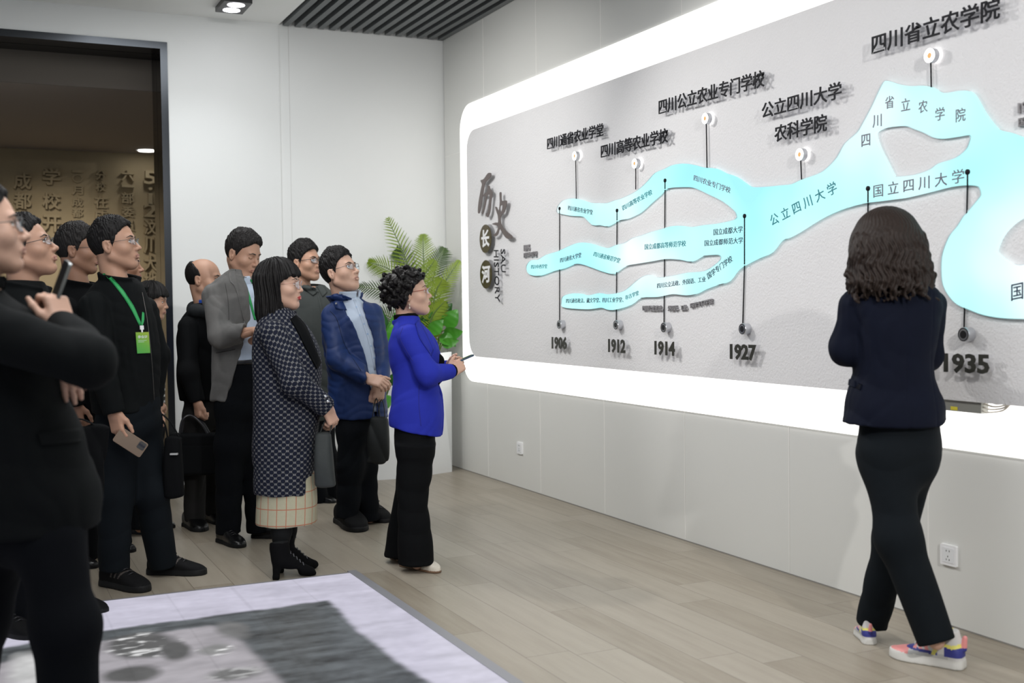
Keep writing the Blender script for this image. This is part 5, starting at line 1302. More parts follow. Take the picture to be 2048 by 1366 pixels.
v = P.garment(P.secs([(700,520,628,0,.13),(640,528,598,0,.11)]), [], .006); P.collar(v, P.J(562,632,0), (.06,0,1), .058,.060,.045,.008,.004); P.add('black_top', v, C_blk)
P.strip('lapel','coat',[(590,632),(608,650),(626,690),(640,725)],[(580,640),(594,664),(614,704),(632,738)],C_blk,.008,.003)
for bx,by in ((650,793),(664,794),(655,803)):
    p,n = P.hit('coat',bx,by,.005); u=nrm(np.cross(n,[0,0,1])); MB().lathe([(.009,-.003),(.008,.001),(.003,.003)],(p,u,np.cross(n,u),n),14).build('cuff_button', M_chrome, P.root, True)
def plaid():
    m = bpy.data.materials.new('plaid_skirt'); m.use_nodes = True; t = NT(m); b = t.n['Principled BSDF']; a = t.node('ShaderNodeAttribute'); a.attribute_name = 'weave'; sp = t.node('ShaderNodeSeparateXYZ'); t.link(a.outputs['Vector'], sp.inputs[0])
    def ln(x,p,w): return t.math('LESS_THAN', t.math('ABSOLUTE', t.math('SUBTRACT', t.math('FRACT', t.math('DIVIDE',x,p)), .5)), w/p)
    f = t.math('MAXIMUM', ln(sp.outputs[0],.048,.0020), ln(sp.outputs[1],.082,.0022)); c = t.mix(t.noise(60,3,a.outputs['Vector']), (.37,.35,.24), (.43,.41,.30)); c = t.mix(t.math('MULTIPLY',f,.85), c, (.40,.10,.045)); t.link(c, b.inputs['Base Color']); b.inputs['Roughness'].default_value = .85; return m
Ts = P.secs([(1046,513,632,0,.15),(1010,514,633,0,.15),(960,518,630,0,.15),(900,520,626,0,.14)])
v = P.garment(Ts, [], .005); v.fold(.003,18,63)
def skuv(V):
    (cx,cy,ax,ay),_ = sec_interp(Ts,V[:,2]); return np.stack([np.arctan2(V[:,1]-cy,V[:,0]-cx)*.155, V[:,2]+.02, 0*V[:,2]],1)
P.add('skirt', v, plaid(), attrs=lambda V: {'weave': skuv(V)})
h1,k1,a1 = P.J(566,950,.07), P.J(566,1045,.07), P.J(565,1125,.07); h2,k2,a2 = P.J(574,950,-.07), P.J(572,1042,-.07), P.J(572,1112,-.07)
v = P.garment([], [([P.J(568,990,.05),P.J(563,1062,.080),P.J(560,1126,.112)],[.056,.045,.036]), ([P.J(574,990,-.06),P.J(573,1058,-.06),P.J(572,1102,-.05)],[.054,.047,.040])], .005); P.add('tights', v, M_tights)
P.bones(T, [([sR,eR,wR],[.045,.035,.024]), ([sL,eL,wL],[.045,.035,.024]), ([h1,k1],[.06,.04]), ([h2,k2],[.06,.04])])
P.hand(wR, P.J(664,836,.09)-wR, (.75,-.6,.2), True, curls=((50,60,35),(55,60,35),(60,60,35),(60,60,35)), thumb=(20,10), scale=.92)
P.hand(wL, P.J(660,838,-.02)-wL, (.75,.6,.2), False, curls=((50,60,35),)*4, thumb=(20,10), scale=.9)
P.finish()
for (hx,hy),(tx,ty),w,sh in (((547,1160),(633,1150),.07,(565,1060)), ((556,1146),(631,1137),-.07,(573,1050))):
    H = P.floor(hx,hy); Tt_ = P.floor(tx,ty); d = nrm(Tt_-H); Lx = np.linalg.norm(Tt_-H); H = H.copy(); H[2]=0
    v = Vol(np.minimum(H,Tt_)-[.06,.07,0], np.maximum(H,Tt_)+[.06,.07,.36], .0045)
    at = lambda x,z,y=0: H+d*x+np.array([0,0,z])+np.array([-d[1],d[0],0])*y
    sg = .07 if w > 0 else -.03; v.chain([at(.045,.105),at(.036,.15,sg*.1),at(.036,.185,sg*.25)],[.040,.0425,.0445],.0,.03,endclip=True)
    v.chain([at(.03,.10),at(.09,.076),at(.150,.036),at(.19,.021),at(Lx-.012,.011)],[.034,.030,.023,.016,.008],.03,.03,endclip=False)
    v.chain([at(.022,.09),at(.014,.02)],[.026,.017],.012,.01,endclip=False); v.box(at(.014,.012),(.017,.017,.012),.004,.004)
    v.op(lambda X,Y,Z: 0.0005-Z+0*X+0*Y, mode='int')
    v.op(lambda X,Y,Z: d_box(X,Y,Z,at(.082,.016),(.045,.08,.030),.02,[[d[0],d[1],0],[-d[1],d[0],0],[0,0,1]]), k=.01, mode='sub')
    V,F = v.mesh(); C = V[F].mean(1)
    o = mesh_obj('ankle_boot', V, F, [M_suede,M_tights], P.root, True, (C[:,2]>.185).astype(int))
    mb = MB()
    for i in range(6):
        c = at(.085+.016*i, .135-.016*i); q = np.array([-d[1],d[0],0])*.022; up = np.array([0,0,.002]); s1 = 1 if i%2 else -1
        mb.tube([c-q-[0,0,.008], c+up, c+q-[0,0,.008]+d*.012], .0022, 5)
    mb.build('boot_laces', mat('grey_lace',(.10,.10,.11),.6), o, True)
C_bag2 = cloth('slate_bag', (.038,.043,.043), .65, .15, 25, .15, 300)
tote(P,(632,660,866),(631,669,974),.09,.050,C_bag2,'slate grey soft bag hanging in front of the woman in the patterned coat',strap=[[(640,868),(648,846),(660,832),(664,848),(658,870)]])

# ---------------------------------------------------------------- man in the grey blazer
P = Person(6.67, 480, 1080, 'tall man in a grey blazer looking down, green lanyard over his pale shirt')
C_gr = cloth('grey_wool', (.125,.122,.118), .85, .10, 60, .15, 700, .05)
nk = P.J(487,560,.0)
P.head(484,512,.0,38,-20,1.05,neck=nk,skin_m=SK_M,closed=True,rn=.060)
P.hair('short', H_gry, top=.006, seed=6)
T = P.secs([(800,424,500,0,.135),(770,425,506,0,.132),(720,426,510,0,.128),(680,425,512,0,.128),(640,420,516,0,.130),(605,414,520,0,.125),(580,417,520,0,.115),(562,430,512,0,.100),(548,448,505,0,.080),(538,462,500,0,.06)])
sR,eR,wR = P.J(430,592,.05), P.J(442,672,.14), P.J(510,662,.24); sL,eL,wL = P.J(508,590,-.06), P.J(532,680,-.02), P.J(520,672,.20)
v = P.garment(T, [([sR,eR,wR],[.075,.064,.048]), ([sL,eL,wL],[.068,.055,.045])], .005, .012)
ce_ = [P.J(x,y,0) for x,y in ((490,545),(505,590),(510,640),(506,690),(498,740),(492,810))]; zz=[c[2] for c in ce_][::-1]; xx=[c[0] for c in ce_][::-1]
v.op(lambda X,Y,Z: np.maximum(np.abs(X-np.interp(Z,zz,xx)-.03)-np.interp(Z,zz,[.125,.088,.060,.035,.030,.035]), Y+.035), k=.006, mode='sub')
v.fold(.0050, 19, 71); v.fold(.002, 50, 72)
P.collar(v, P.J(484,553,.0), (-.05,-.2,1), .085,.080,.030,.008,.006,P.face(40),.085)
P.add('blazer', v, C_gr, key='blazer')
P.strip('lapel','blazer',[(468,533),(474,560),(480,600),(490,650)],[(458,536),(460,562),(472,578),(490,655)],C_gr,.006,.003)
P.line('seam','blazer',[(450,566),(456,600),(458,640)],.002,mat('grey_seam',(.06,.058,.055),.9),-.0005)
P.line('pocket_edge','blazer',[(432,706),(450,703),(470,699)],.0025,mat('grey_seam',(.06,.058,.055),.9),0)
for bx in (493,498,503): 
    p,n = P.hit('blazer',bx,682,.003); u=nrm(np.cross(n,[0,0,1])); MB().lathe([(.006,-.002),(.006,.002)],(p,u,np.cross(n,u),n),12).build('cuff_button', mat('grey_button',(.07,.068,.065),.4), P.root)
v = P.garment(P.secs([(722,436,520,0,.115),(660,430,522,0,.118),(600,428,516,0,.112),(572,452,512,0,.080),(560,464,504,0,.058)]), [], .005)
P.collar(v, P.J(487,566,.01), (-.02,-.16,1), .062,.060,.045,.006,.005,P.face(40),.020,.08); v.fold(.0025,28,73)
P.add('shirt', v, C_shirt, key='shirt')
M_grn = mat('green_ribbon', (.02,.32,.085), .6)
P.strip('lanyard','shirt',[(486,562),(494,590),(503,622),(508,640)],[(490,562),(499,590),(507,622),(512,640)],M_grn,.004,.001,16,3)
P.strip('lanyard','shirt',[(509,562),(511,590),(511,622),(510,640)],[(512,562),(514,590),(514,622),(513,640)],M_grn,.004,.001,16,3)
v = P.garment(P.secs([(728,432,522,0,.118),(717,432,522,0,.118)]), [], .005); P.add('belt', v, M_black)
h1,k1,a1 = P.J(462,810,.045), P.J(459,895,.05), P.J(457,1066,.05); h2,k2,a2 = P.J(496,810,-.045), P.J(506,890,-.05), P.J(518,1062,-.08)
P.trousers(P.secs([(835,433,512,0,.108),(780,434,516,0,.108),(722,436,519,0,.105)]), [([h1,k1,a1],[.088,.080,.070]), ([h2,k2,a2],[.085,.075,.070])], C_trs, .006, .0035, 74, 18)
P.bones(T, [([sR,eR,wR],[.045,.036,.026]), ([sL,eL,wL],[.045,.036,.026]), ([h1,k1,a1],[.06,.04,.03]), ([h2,k2,a2],[.06,.04,.03])])
P.hand(wR, P.J(540,652,.27)-wR, (.1,-.3,.95), True, curls=((25,40,25),)*4, thumb=(35,15)); P.hand(wL, P.J(545,655,.26)-wL, (.1,.3,.95), False, curls=((25,40,25),)*4, thumb=(35,15))
P.finish()
P.shoe(P.floor(440,1082), P.floor(487,1096), M_shoe, M_sole, 1.0, .10, .022, laces=M_black); P.shoe(P.floor(505,1075), P.floor(592,1076), M_shoe, M_sole, 1.0, .10, .022, laces=M_black)

# ---------------------------------------------------------------- man with the green lanyard
P = Person(5.66, 265, 1165, 'man in a black jacket and trainers wearing a green lanyard with a badge')
nk = P.J(231,564,.0)
P.head(229,496,.0,18,8,1.06,neck=nk,skin_m=SK_M,rn=.062)
P.hair('short', H_blk, top=.002, seed=8)
P.glasses(M_metal,.027,.016,.0011,'half')
T = P.secs([(822,190,316,0,.145),(790,186,314,0,.145),(740,180,316,0,.15),(690,172,314,0,.155),(640,166,306,0,.155),(605,168,296,0,.14),(582,178,288,0,.12),(566,192,280,0,.095),(556,206,268,0,.065)])
sR,eR,wR = P.J(188,615,.15), P.J(199,725,.22), P.J(228,826,.22); sL,eL,wL = P.J(286,620,-.12), P.J(312,710,-.17), P.J(304,810,-.16)
v = P.garment(T, [([sR,eR,wR],[.075,.066,.050]), ([sL,eL,wL],[.068,.060,.05])], .0052, .012)
v.fold(.0050, 17, 81); v.fold(.002, 45, 82)
P.collar(v, P.J(238,568,.0), (.16,-.1,1), .086,.080,.046,.009,.006,P.face(25),.055,.14)
P.add('jacket', v, C_blk2, key='jacket')
v = P.garment(P.secs([(600,205,290,0,.11),(568,210,272,0,.075)]), [], .006); P.collar(v, P.J(243,570,.0), (.16,-.1,1), .066,.064,.036,.007,.004,P.face(22),.028,.1); P.add('shirt', v, C_blk)
P.strip('lanyard','jacket',[(203,541),(232,575),(258,612),(278,651)],[(209,538),(241,574),(266,610),(283,650)],M_grn,.004,.001,20,3)
P.strip('lanyard','jacket',[(284,624),(283,638),(282,651)],[(287,626),(287,640),(284,652)],M_grn,.004,.001,8,3)
P.line('zip','jacket',[(284,585),(294,640),(303,720),(308,800)],.0022,M_metal,.001)
p0,n0 = P.hit('jacket',281,657,.010); bg = empty('badge', p0); bg.parent = P.root
u = nrm(np.cross(n0,[0,0,1])); u = -u if u[0]<0 else u; w_ = np.array([0,0,1.0]); nn = nrm(np.cross(u,w_)); nn = nn if nn@n0>0 else -nn
def bquad(x0,y0,x1,y1,d0,d1,m,nm):
    V = np.array([(x,y,d) for d in (d0,d1) for x,y in ((x0,y0),(x1,y0),(x1,y1),(x0,y1))]); V = V[:,:1]*u+V[:,1:2]*(w_+u*-.06)+V[:,2:]*nn
    return mesh_obj(nm, V, [(0,3,2,1),(4,5,6,7),(0,1,5,4),(1,2,6,5),(2,3,7,6),(3,0,4,7)], m, bg)
bquad(-.010,-.006,.010,.014,0,.004,M_white,'clip'); bquad(-.004,-.022,.004,-.005,0,.003,M_white,'clip')
def badge_mat():
    m = bpy.data.materials.new('badge_green'); m.use_nodes = True; t = NT(m); b = t.n['Principled BSDF']; sp = t.node('ShaderNodeSeparateXYZ'); t.link(t.coord('Generated'), sp.inputs[0])
    t.link(t.ramp(t.math('ADD', t.math('MULTIPLY', sp.outputs[2], .7), t.math('MULTIPLY', sp.outputs[0], .3)), [(0,(.05,.34,.06)),(.45,(.13,.40,.05)),(1,(.33,.42,.03))]), b.inputs['Base Color']); b.inputs['Roughness'].default_value = .35; return m
bquad(-.035,-.120,.035,-.018,0,.003,badge_mat(),'badge_card')
M_bl = mat('badge_white',(.62,.68,.62),.5); M_bl2 = mat('badge_pale',(.36,.55,.32),.5)
V,F = glyphs('参会证',.5,.02); lo,hi = V.min(0),V.max(0); V = np.c_[-.026+(V[:,0]-lo[0])/(hi[0]-lo[0])*.052, -.048+(V[:,1]-lo[1])/(hi[1]-lo[1])*.015, .0031+(V[:,2]+.5)*.0006]
mesh_obj('badge_title', V[:,:1]*u+V[:,1:2]*(w_+u*-.06)+V[:,2:]*nn, F, M_bl, bg)
bquad(-.026,-.060,.020,-.056,.003,.0034,M_bl2,'badge_line'); bquad(-.026,-.067,.006,-.063,.003,.0034,M_bl2,'badge_line')
h1,k1,a1 = P.J(238,850,.06), P.J(230,985,.07), P.J(228,1140,.07); h2,k2,a2 = P.J(284,850,-.07), P.J(302,985,-.08), P.J(326,1130,-.16)
P.trousers(P.secs([(870,192,318,0,.13),(840,196,318,0,.13),(805,196,312,0,.125)]), [([h1,k1,a1],[.095,.085,.072]), ([h2,k2,a2],[.092,.082,.072])], C_trs2, .006, .0035, 83, 17)
P.bones(T, [([sR,eR,wR],[.045,.036,.026]), ([sL,eL,wL],[.045,.036,.026]), ([h1,k1,a1],[.06,.04,.03]), ([h2,k2,a2],[.06,.04,.03])])
P.hand(wR, P.J(240,880,.23)-wR, (-.5,-.85,.25), True, curls=((20,25,15),(30,35,20),(45,50,25),(50,55,25)), thumb=(28,14), spread=6, scale=1.02)
P.hand(wL, P.J(300,850,-.14)-wL, (-.4,.9,.1), False, curls=((40,45,25),)*4)
P.finish()
stp = lambda C: np.where(C[:,2]<.028, 1, np.where((C[:,2]>.05)&(C[:,2]<.078)&((np.abs((C[:,0]-.085-.4*(C[:,2]-.06))%.026-.013)<.005)&(C[:,0]>.085)&(C[:,0]<.165)), 2, 0))
tm = [M_shoem, M_sole, mat('stripe_brown',(.045,.035,.03),.6)]
P.shoe(P.floor(208,1168), P.floor(298,1184), tm, None, 1.0, .105, .028, stp, laces=M_black); P.shoe(P.floor(297,1147), P.floor(414,1148), tm, None, 1.0, .105, .028, stp, laces=M_black)
a = P.J(240,868,.245); b_ = P.J(277,892,.215); ax = b_-a
handset(P.G((a+b_)/2+nrm(ax)*.008+np.array([0,-.004,-.006])), RH*ax[0]+FH*ax[1]+np.array([0,0,ax[2]]), FH*.9+np.array([0,0,-.25])+RH*-.3, .150,.076,.009, mat('phone_bronze',(.20,.14,.10),.3,.6), 'bronze phone held low by the man with the green lanyard', True, mat('phone_bronze_back',(.16,.115,.085),.25,.5))
tote(P,(331,362,872),(330,366,995),-.05,.045,C_blk,'small black bag with a little label held beside the legs of the lanyard man',strap=[[(335,874),(330,850),(318,832),(308,824)],[(358,874),(342,846),(326,830),(312,822)]],name='document_bag')
_bag = bpy.data.objects['document_bag']; _c = P.J(348,908,.0)-P.L(np.array(_bag.location))
MB().box((_c[0]-.018,-.060,_c[2]-.004),(_c[0]+.018,-.040,_c[2]+.004)).build('bag_label', mat('label_grey',(.40,.40,.40),.5), _bag)

# ---------------------------------------------------------------- foreground man, chin in hand
P = Person(3.2, 40, 1560, 'man in a black suit nearest the camera, phone held to his chin')
nk = P.J(-48,575,.0)
P.head(-40,470,.0,4,7,1.05,neck=nk,skin_m=SK_F,rn=.062)
P.hair('short', H_blk, seed=12); P.glasses(M_metal,.026,.019,.0014,'full')
T = P.secs([(1058,-48,192,0,.165),(1010,-46,192,0,.165),(950,-52,182,0,.16),(880,-64,158,0,.155),(800,-84,128,0,.16),(720,-108,100,0,.165),(660,-122,72,0,.16),(620,-122,44,0,.14),(596,-105,10,0,.11),(578,-88,-10,0,.08)])
sR,eR,wR = P.J(-45,652,.18), P.J(180,722,.15), P.J(128,652,-.06); sL,eL,wL = P.J(-30,660,-.18), P.J(60,790,-.25), P.J(128,698,-.04)
v = P.garment(T, [([sR,eR,wR],[.075,.066,.050]), ([sL,eL,wL],[.068,.058,.045])], .006, .012)
v.fold(.0060, 13, 91); v.fold(.0025, 36, 92)
P.add('suit_jacket', v, C_blk2, key='suit_jacket')
P.strip('pocket_flap','suit_jacket',[(74,868),(110,862),(158,858)],[(82,890),(116,888),(160,884)],C_blk2,.008,.004)
v = P.garment(P.secs([(640,-100,40,0,.12),(580,-85,-10,0,.08)]), [], .008); P.collar(v, P.J(-46,578,0), (.05,0,1), .068,.066,.045,.007,.005,P.face(5),.015); P.add('shirt', v, C_blk)
h1,k1,a1 = P.J(100,1080,.07), P.J(130,1250,.07), P.J(144,1500,.06); h2,k2,a2 = P.J(14,1030,-.07), P.J(-44,1240,-.07), P.J(-76,1480,-.10)
P.trousers(P.secs([(1110,-30,168,0,.13),(1060,-30,166,0,.13),(1000,-30,160,0,.125)]), [([h1,k1,a1],[.088,.084,.084]), ([h2,k2,a2],[.085,.078,.075])], C_trs, .008, .004, 93, 15)
P.bones(T, [([sR,eR,wR],[.045,.036,.026]), ([sL,eL,wL],[.045,.036,.026]), ([h1,k1,a1],[.06,.04,.03]), ([h2,k2,a2],[.06,.04,.03])])
P.hand(wR, P.J(108,590,-.08)-wR, (.75,-.55,.35), True, curls=((55,60,35),(58,62,35),(60,62,35),(62,62,35)), thumb=(30,12), spread=3)
P.hand(wL, P.J(160,800,.0)-wL, (.5,-.85,.1), False, curls=((10,18,12),(8,16,12),(10,18,12),(14,22,12)), thumb=(20,10), spread=3, scale=.95)
P.finish()
P.shoe(P.floor(90,1590), P.floor(280,1600), M_shoe, M_sole); P.shoe(P.floor(-110,1520), P.floor(80,1530), M_shoe, M_sole)
a = P.J(104,612,-.10); b_ = P.J(131,538,-.10); ax = b_-a
handset(P.G((a+b_)/2), RH*ax[0]+FH*ax[1]+np.array([0,0,ax[2]]), RH*-.8+FH*-.55+np.array([0,0,.25]), .16,.075,.009, mat('phone_steel',(.35,.37,.37),.25,.8), 'phone held upright at the chin of the man nearest the camera', False, M_black)

# ---------------------------------------------------------------- man with the upturned face behind him
P = Person(4.9, 60, 1290, 'man in glasses and a black jacket with face tilted up, second from the left edge')
nk = P.J(48,576,.0)
P.head(52,503,.0,14,15,1.08,neck=nk,skin_m=SK_M,rn=.064); P.hair('short', H_blk, top=.004, seed=14, fringe=-.004); P.glasses(M_frblk,.027,.015,.0014,'half')
T = P.secs([(900,-35,118,0,.14),(800,-35,122,0,.145),(700,-38,124,0,.15),(640,-30,118,0,.15),(605,-14,104,0,.13),(580,4,92,0,.10),(562,18,84,0,.08)])
sR,eR,wR = P.J(0,630,.17), P.J(8,760,.2), P.J(60,850,.1); sL,eL,wL = P.J(80,630,-.15), P.J(96,740,-.2), P.J(100,812,-.16)
v = P.garment(T, [([sR,eR,wR],[.075,.062,.048]), ([sL,eL,wL],[.07,.060,.048])], .006, .012); v.fold(.005, 16, 101)
P.collar(v, P.J(50,584,.0), (.22,-.02,1), .088,.084,.040,.009,.006,P.face(22),.05,.12); P.add('jacket', v, C_blk2)
h1,k1,a1 = P.J(40,930,.09), P.J(38,1090,.09), P.J(30,1262,.05); h2,k2,a2 = P.J(90,930,-.09), P.J(120,1080,-.15), P.J(148,1215,-.26)
P.trousers(P.secs([(950,-28,116,0,.12),(880,-28,116,0,.12)]), [([h1,k1,a1],[.09,.078,.070]), ([h2,k2,a2],[.09,.078,.070])], C_trs, .008, .004, 103, 16)
P.bones(T, [([sR,eR,wR],[.045,.036,.026]), ([sL,eL,wL],[.045,.036,.026]), ([h1,k1,a1],[.06,.04,.03]), ([h2,k2,a2],[.06,.04,.03])])
P.hand(wR, P.J(75,900,.1)-wR, (-.5,-.8,.1), True, curls=((40,45,25),)*4); P.hand(wL, P.J(106,848,-.15)-wL, (.5,.8,.1), False, curls=((60,65,35),)*4); P.finish()
P.shoe(P.floor(-20,1262), P.floor(78,1280), M_shoem, M_sole, laces=M_black); P.shoe(P.floor(116,1216), P.floor(216,1226), M_shoem, M_sole, laces=M_black)
tote(P,(158,217,850),(150,194,1054),-.13,.035,C_blk,'black tote bag hanging between the nearest man and the lanyard man',strap=[[(166,856),(146,844),(112,852)],[(200,856),(160,838),(110,846)]])

# ---------------------------------------------------------------- man behind them in glasses
P = Person(6.2, 200, 1120, 'man in glasses and a black coat half hidden behind the lanyard man')
nk = P.J(155,570,.0)
P.head(155,505,.0,14,0,1.05,neck=nk,skin_m=SK_D,rn=.060); P.hair('short', H_gry, top=.008, seed=16); P.glasses(M_frblk,.027,.016,.0012,'half')
T = P.secs([(860,112,220,0,.14),(760,108,222,0,.145),(680,104,222,0,.15),(630,106,218,0,.15),(600,112,208,0,.13),(580,124,196,0,.10),(566,136,186,0,.075)])
sR,eR,wR = P.J(128,620,.15), P.J(130,720,.2), P.J(150,810,.15); sL,eL,wL = P.J(190,620,-.15), P.J(205,720,-.18), P.J(215,800,-.12)
v = P.garment(T, [([sR,eR,wR],[.072,.060,.048]), ([sL,eL,wL],[.07,.060,.048])], .006, .012); v.fold(.005, 16, 111)
P.collar(v, P.J(160,578,.0), (.18,-.02,1), .084,.080,.045,.009,.006,P.face(22),.05,.12); P.add('coat', v, C_blk)
h1,k1,a1 = P.J(160,890,.08), P.J(165,990,.08), P.J(172,1118,.05); h2,k2,a2 = P.J(195,890,-.08), P.J(215,985,-.10), P.J(240,1088,-.25)
P.trousers(P.secs([(890,116,216,0,.12),(840,116,216,0,.12)]), [([h1,k1,a1],[.085,.075,.066]), ([h2,k2,a2],[.085,.075,.066])], C_trs, .008, .004, 113, 16)
P.bones(T, [([sR,eR,wR],[.045,.036,.026]), ([sL,eL,wL],[.045,.036,.026]), ([h1,k1,a1],[.06,.04,.03]), ([h2,k2,a2],[.06,.04,.03])])
P.hand(wR, P.J(158,850,.15)-wR, (-.3,-.9,.1), True, curls=((40,45,25),)*4); P.hand(wL, P.J(222,840,-.12)-wL, (.3,.9,.1), False, curls=((40,45,25),)*4); P.finish()
P.shoe(P.floor(118,1130), P.floor(196,1136), M_shoe, M_sole); P.shoe(P.floor(196,1098), P.floor(271,1104), M_shoe, M_sole)

# ---------------------------------------------------------------- man whose arm shows behind the lanyard man
P = Person(6.9, 275, 1070, 'man in a dark jacket almost hidden behind the lanyard man')
nk = P.J(266,585,.0)
P.head(246,535,-.05,10,0,1.0,neck=nk,skin_m=SK_D,rn=.058); P.hair('short', H_blk, seed=18)
T = P.secs([(840,236,318,0,.14),(740,234,318,0,.145),(660,232,316,0,.15),(625,236,308,0,.14),(604,244,298,0,.11),(588,252,288,0,.08)])
sR,eR,wR = P.J(258,635,.12), P.J(258,720,.14), P.J(264,800,.13); sL,eL,wL = P.J(296,628,.02), P.J(308,708,.0), P.J(290,778,.0)
v = P.garment(T, [([sR,eR,wR],[.07,.060,.048]), ([sL,eL,wL],[.068,.056,.046])], .006, .012); v.fold(.005, 16, 121)
P.collar(v, P.J(266,584,.0), (.10,-.02,1), .074,.072,.045,.008,.006,P.face(10),.02,.08); P.add('jacket', v, C_blk2)
h1,k1,a1 = P.J(272,860,.04), P.J(276,950,.04), P.J(280,1056,.03); h2,k2,a2 = P.J(290,860,-.08), P.J(298,950,-.08), P.J(304,1044,-.08)
P.trousers(P.secs([(870,240,312,0,.12),(820,240,312,0,.12)]), [([h1,k1,a1],[.085,.075,.066]), ([h2,k2,a2],[.085,.075,.066])], C_trs, .008, .004, 123, 16)
P.bones(T, [([sR,eR,wR],[.045,.036,.026]), ([sL,eL,wL],[.045,.036,.026]), ([h1,k1,a1],[.06,.04,.03]), ([h2,k2,a2],[.06,.04,.03])])
P.hand(wR, P.J(266,840,.15)-wR, (-.3,-.9,.1), True, curls=((40,45,25),)*4); P.hand(wL, P.J(276,800,.05)-wL, (.3,.4,.8), False, curls=((40,45,25),)*4); P.finish()
P.shoe(P.floor(260,1066), P.floor(326,1070), M_shoe, M_sole); P.shoe(P.floor(286,1052), P.floor(350,1056), M_shoe, M_sole)

# ---------------------------------------------------------------- woman in the striped top in the doorway
P = Person(7.75, 300, 1040, 'dark haired woman in a black and white striped top standing in the doorway')
nk = P.J(300,640,.0)
P.head(303,606,.0,16,-8,.98,neck=nk,female=True,skin_m=SK_M,rn=.052); P.hair('bob', H_blk, seed=20)
def stripes():
    m = bpy.data.materials.new('striped_knit'); m.use_nodes = True; t = NT(m); b = t.n['Principled BSDF']; sp = t.node('ShaderNodeSeparateXYZ'); t.link(t.coord('Object'), sp.inputs[0])
    f = t.math('LESS_THAN', t.math('FRACT', t.math('DIVIDE', sp.outputs[2], .040)), .38); t.link(t.mix(f, (.010,.010,.011), (.50,.50,.50)), b.inputs['Base Color']); b.inputs['Roughness'].default_value = .85; return m
T = P.secs([(840,282,326,0,.13),(760,282,326,0,.13),(700,280,328,0,.14),(675,282,324,0,.14),(656,288,316,0,.10),(645,293,308,0,.06)])
sR,eR,wR = P.J(295,682,.13), P.J(298,750,.17), P.J(312,800,.12); sL,eL,wL = P.J(306,682,-.13), P.J(312,750,-.16), P.J(320,800,-.1)
v = P.garment(T, [([sR,eR,wR],[.055,.046,.036]), ([sL,eL,wL],[.055,.046,.036])], .006, .012); v.fold(.003, 18, 131); P.add('striped_top', v, stripes())
h1,k1,a1 = P.J(302,860,.07), P.J(300,940,.07), P.J(296,1022,.05); h2,k2,a2 = P.J(306,860,-.07), P.J(304,940,-.07), P.J(286,1016,-.05)
P.trousers(P.secs([(870,284,324,0,.11),(825,284,324,0,.11)]), [([h1,k1,a1],[.075,.060,.055]), ([h2,k2,a2],[.075,.060,.055])], C_trs, .008, .003, 133, 16)
P.bones(T, [([sR,eR,wR],[.035,.03,.022]), ([sL,eL,wL],[.035,.03,.022]), ([h1,k1,a1],[.05,.04,.03]), ([h2,k2,a2],[.05,.04,.03])])
P.hand(wR, P.J(322,812,.10)-wR, (0,-.5,.8), True, curls=((40,45,25),)*4, scale=.9); P.hand(wL, P.J(328,812,-.08)-wL, (0,.5,.8), False, curls=((40,45,25),)*4, scale=.9); P.finish()
P.shoe(P.floor(286,1042), P.floor(342,1046), S_wh, S_md, wid=.09); P.shoe(P.floor(258,1042), P.floor(312,1036), S_wh, S_md, wid=.09)

# ---------------------------------------------------------------- balding man with the briefcase
P = Person(7.14, 405, 1055, 'balding man in a black hooded jacket carrying a black briefcase')
nk = P.J(409,608,.0)
P.head(408,563,.0,20,-4,1.04,neck=nk,skin_m=SK_M,rn=.060,bald=True); P.hair('bald', H_blk, seed=22)
T = P.secs([(800,362,478,0,.13),(750,356,480,0,.135),(700,356,480,0,.14),(665,357,476,0,.14),(642,362,466,0,.13),(622,376,452,0,.105),(606,390,440,0,.08)])
sR,eR,wR = P.J(378,655,.12), P.J(376,745,.20), P.J(394,804,.20); sL,eL,wL = P.J(446,655,-.12), P.J(468,740,-.16), P.J(470,806,-.1)
v = P.garment(T, [([sR,eR,wR],[.066,.060,.046]), ([sL,eL,wL],[.066,.058,.046])], .0055, .012); v.fold(.005, 16, 141); P.add('jacket', v, C_blk, key='jacket')
v = P.garment([], [([P.J(376,640,.04),P.J(392,622,.10),P.J(420,626,.12),P.J(436,640,.06)],[.020,.036,.036,.02]), ([P.J(376,640,.02),P.J(388,616,-.04),P.J(420,612,-.10)],[.022,.034,.02])], .005); v.fold(.004,24,142); P.add('hood', v, cloth('grey_hood',(.016,.018,.020)))
v = P.garment(P.secs([(640,392,440,0,.08),(612,396,436,0,.07)]), [], .005); P.collar(v, P.J(416,610,.0), (.06,-.02,1), .066,.064,.045,.007,.005); P.add('shirt', v, cloth('blue_collar',(.02,.08,.45)))
h1,k1,a1 = P.J(394,835,.07), P.J(389,925,.07), P.J(390,1040,.06); h2,k2,a2 = P.J(436,835,-.06), P.J(432,925,-.08), P.J(428,1026,-.14)
P.trousers(P.secs([(850,368,462,0,.11),(800,368,464,0,.11),(770,370,462,0,.105)]), [([h1,k1,a1],[.080,.068,.062]), ([h2,k2,a2],[.078,.066,.060])], cloth('faded_black_denim',(.010,.0093,.009)), .006, .0055, 143, 24)
P.bones(T, [([sR,eR,wR],[.045,.036,.026]), ([sL,eL,wL],[.045,.036,.026]), ([h1,k1,a1],[.06,.04,.03]), ([h2,k2,a2],[.06,.04,.03])])
P.hand(wR, P.J(398,840,.215)-wR, (-.75,-.6,.15), True, curls=((55,70,35),(60,70,35),(62,70,35),(62,70,35)), thumb=(15,10), spread=2); P.hand(wL, P.J(474,840,-.1)-wL, (.3,.9,.1), False, curls=((40,45,25),)*4); P.finish()
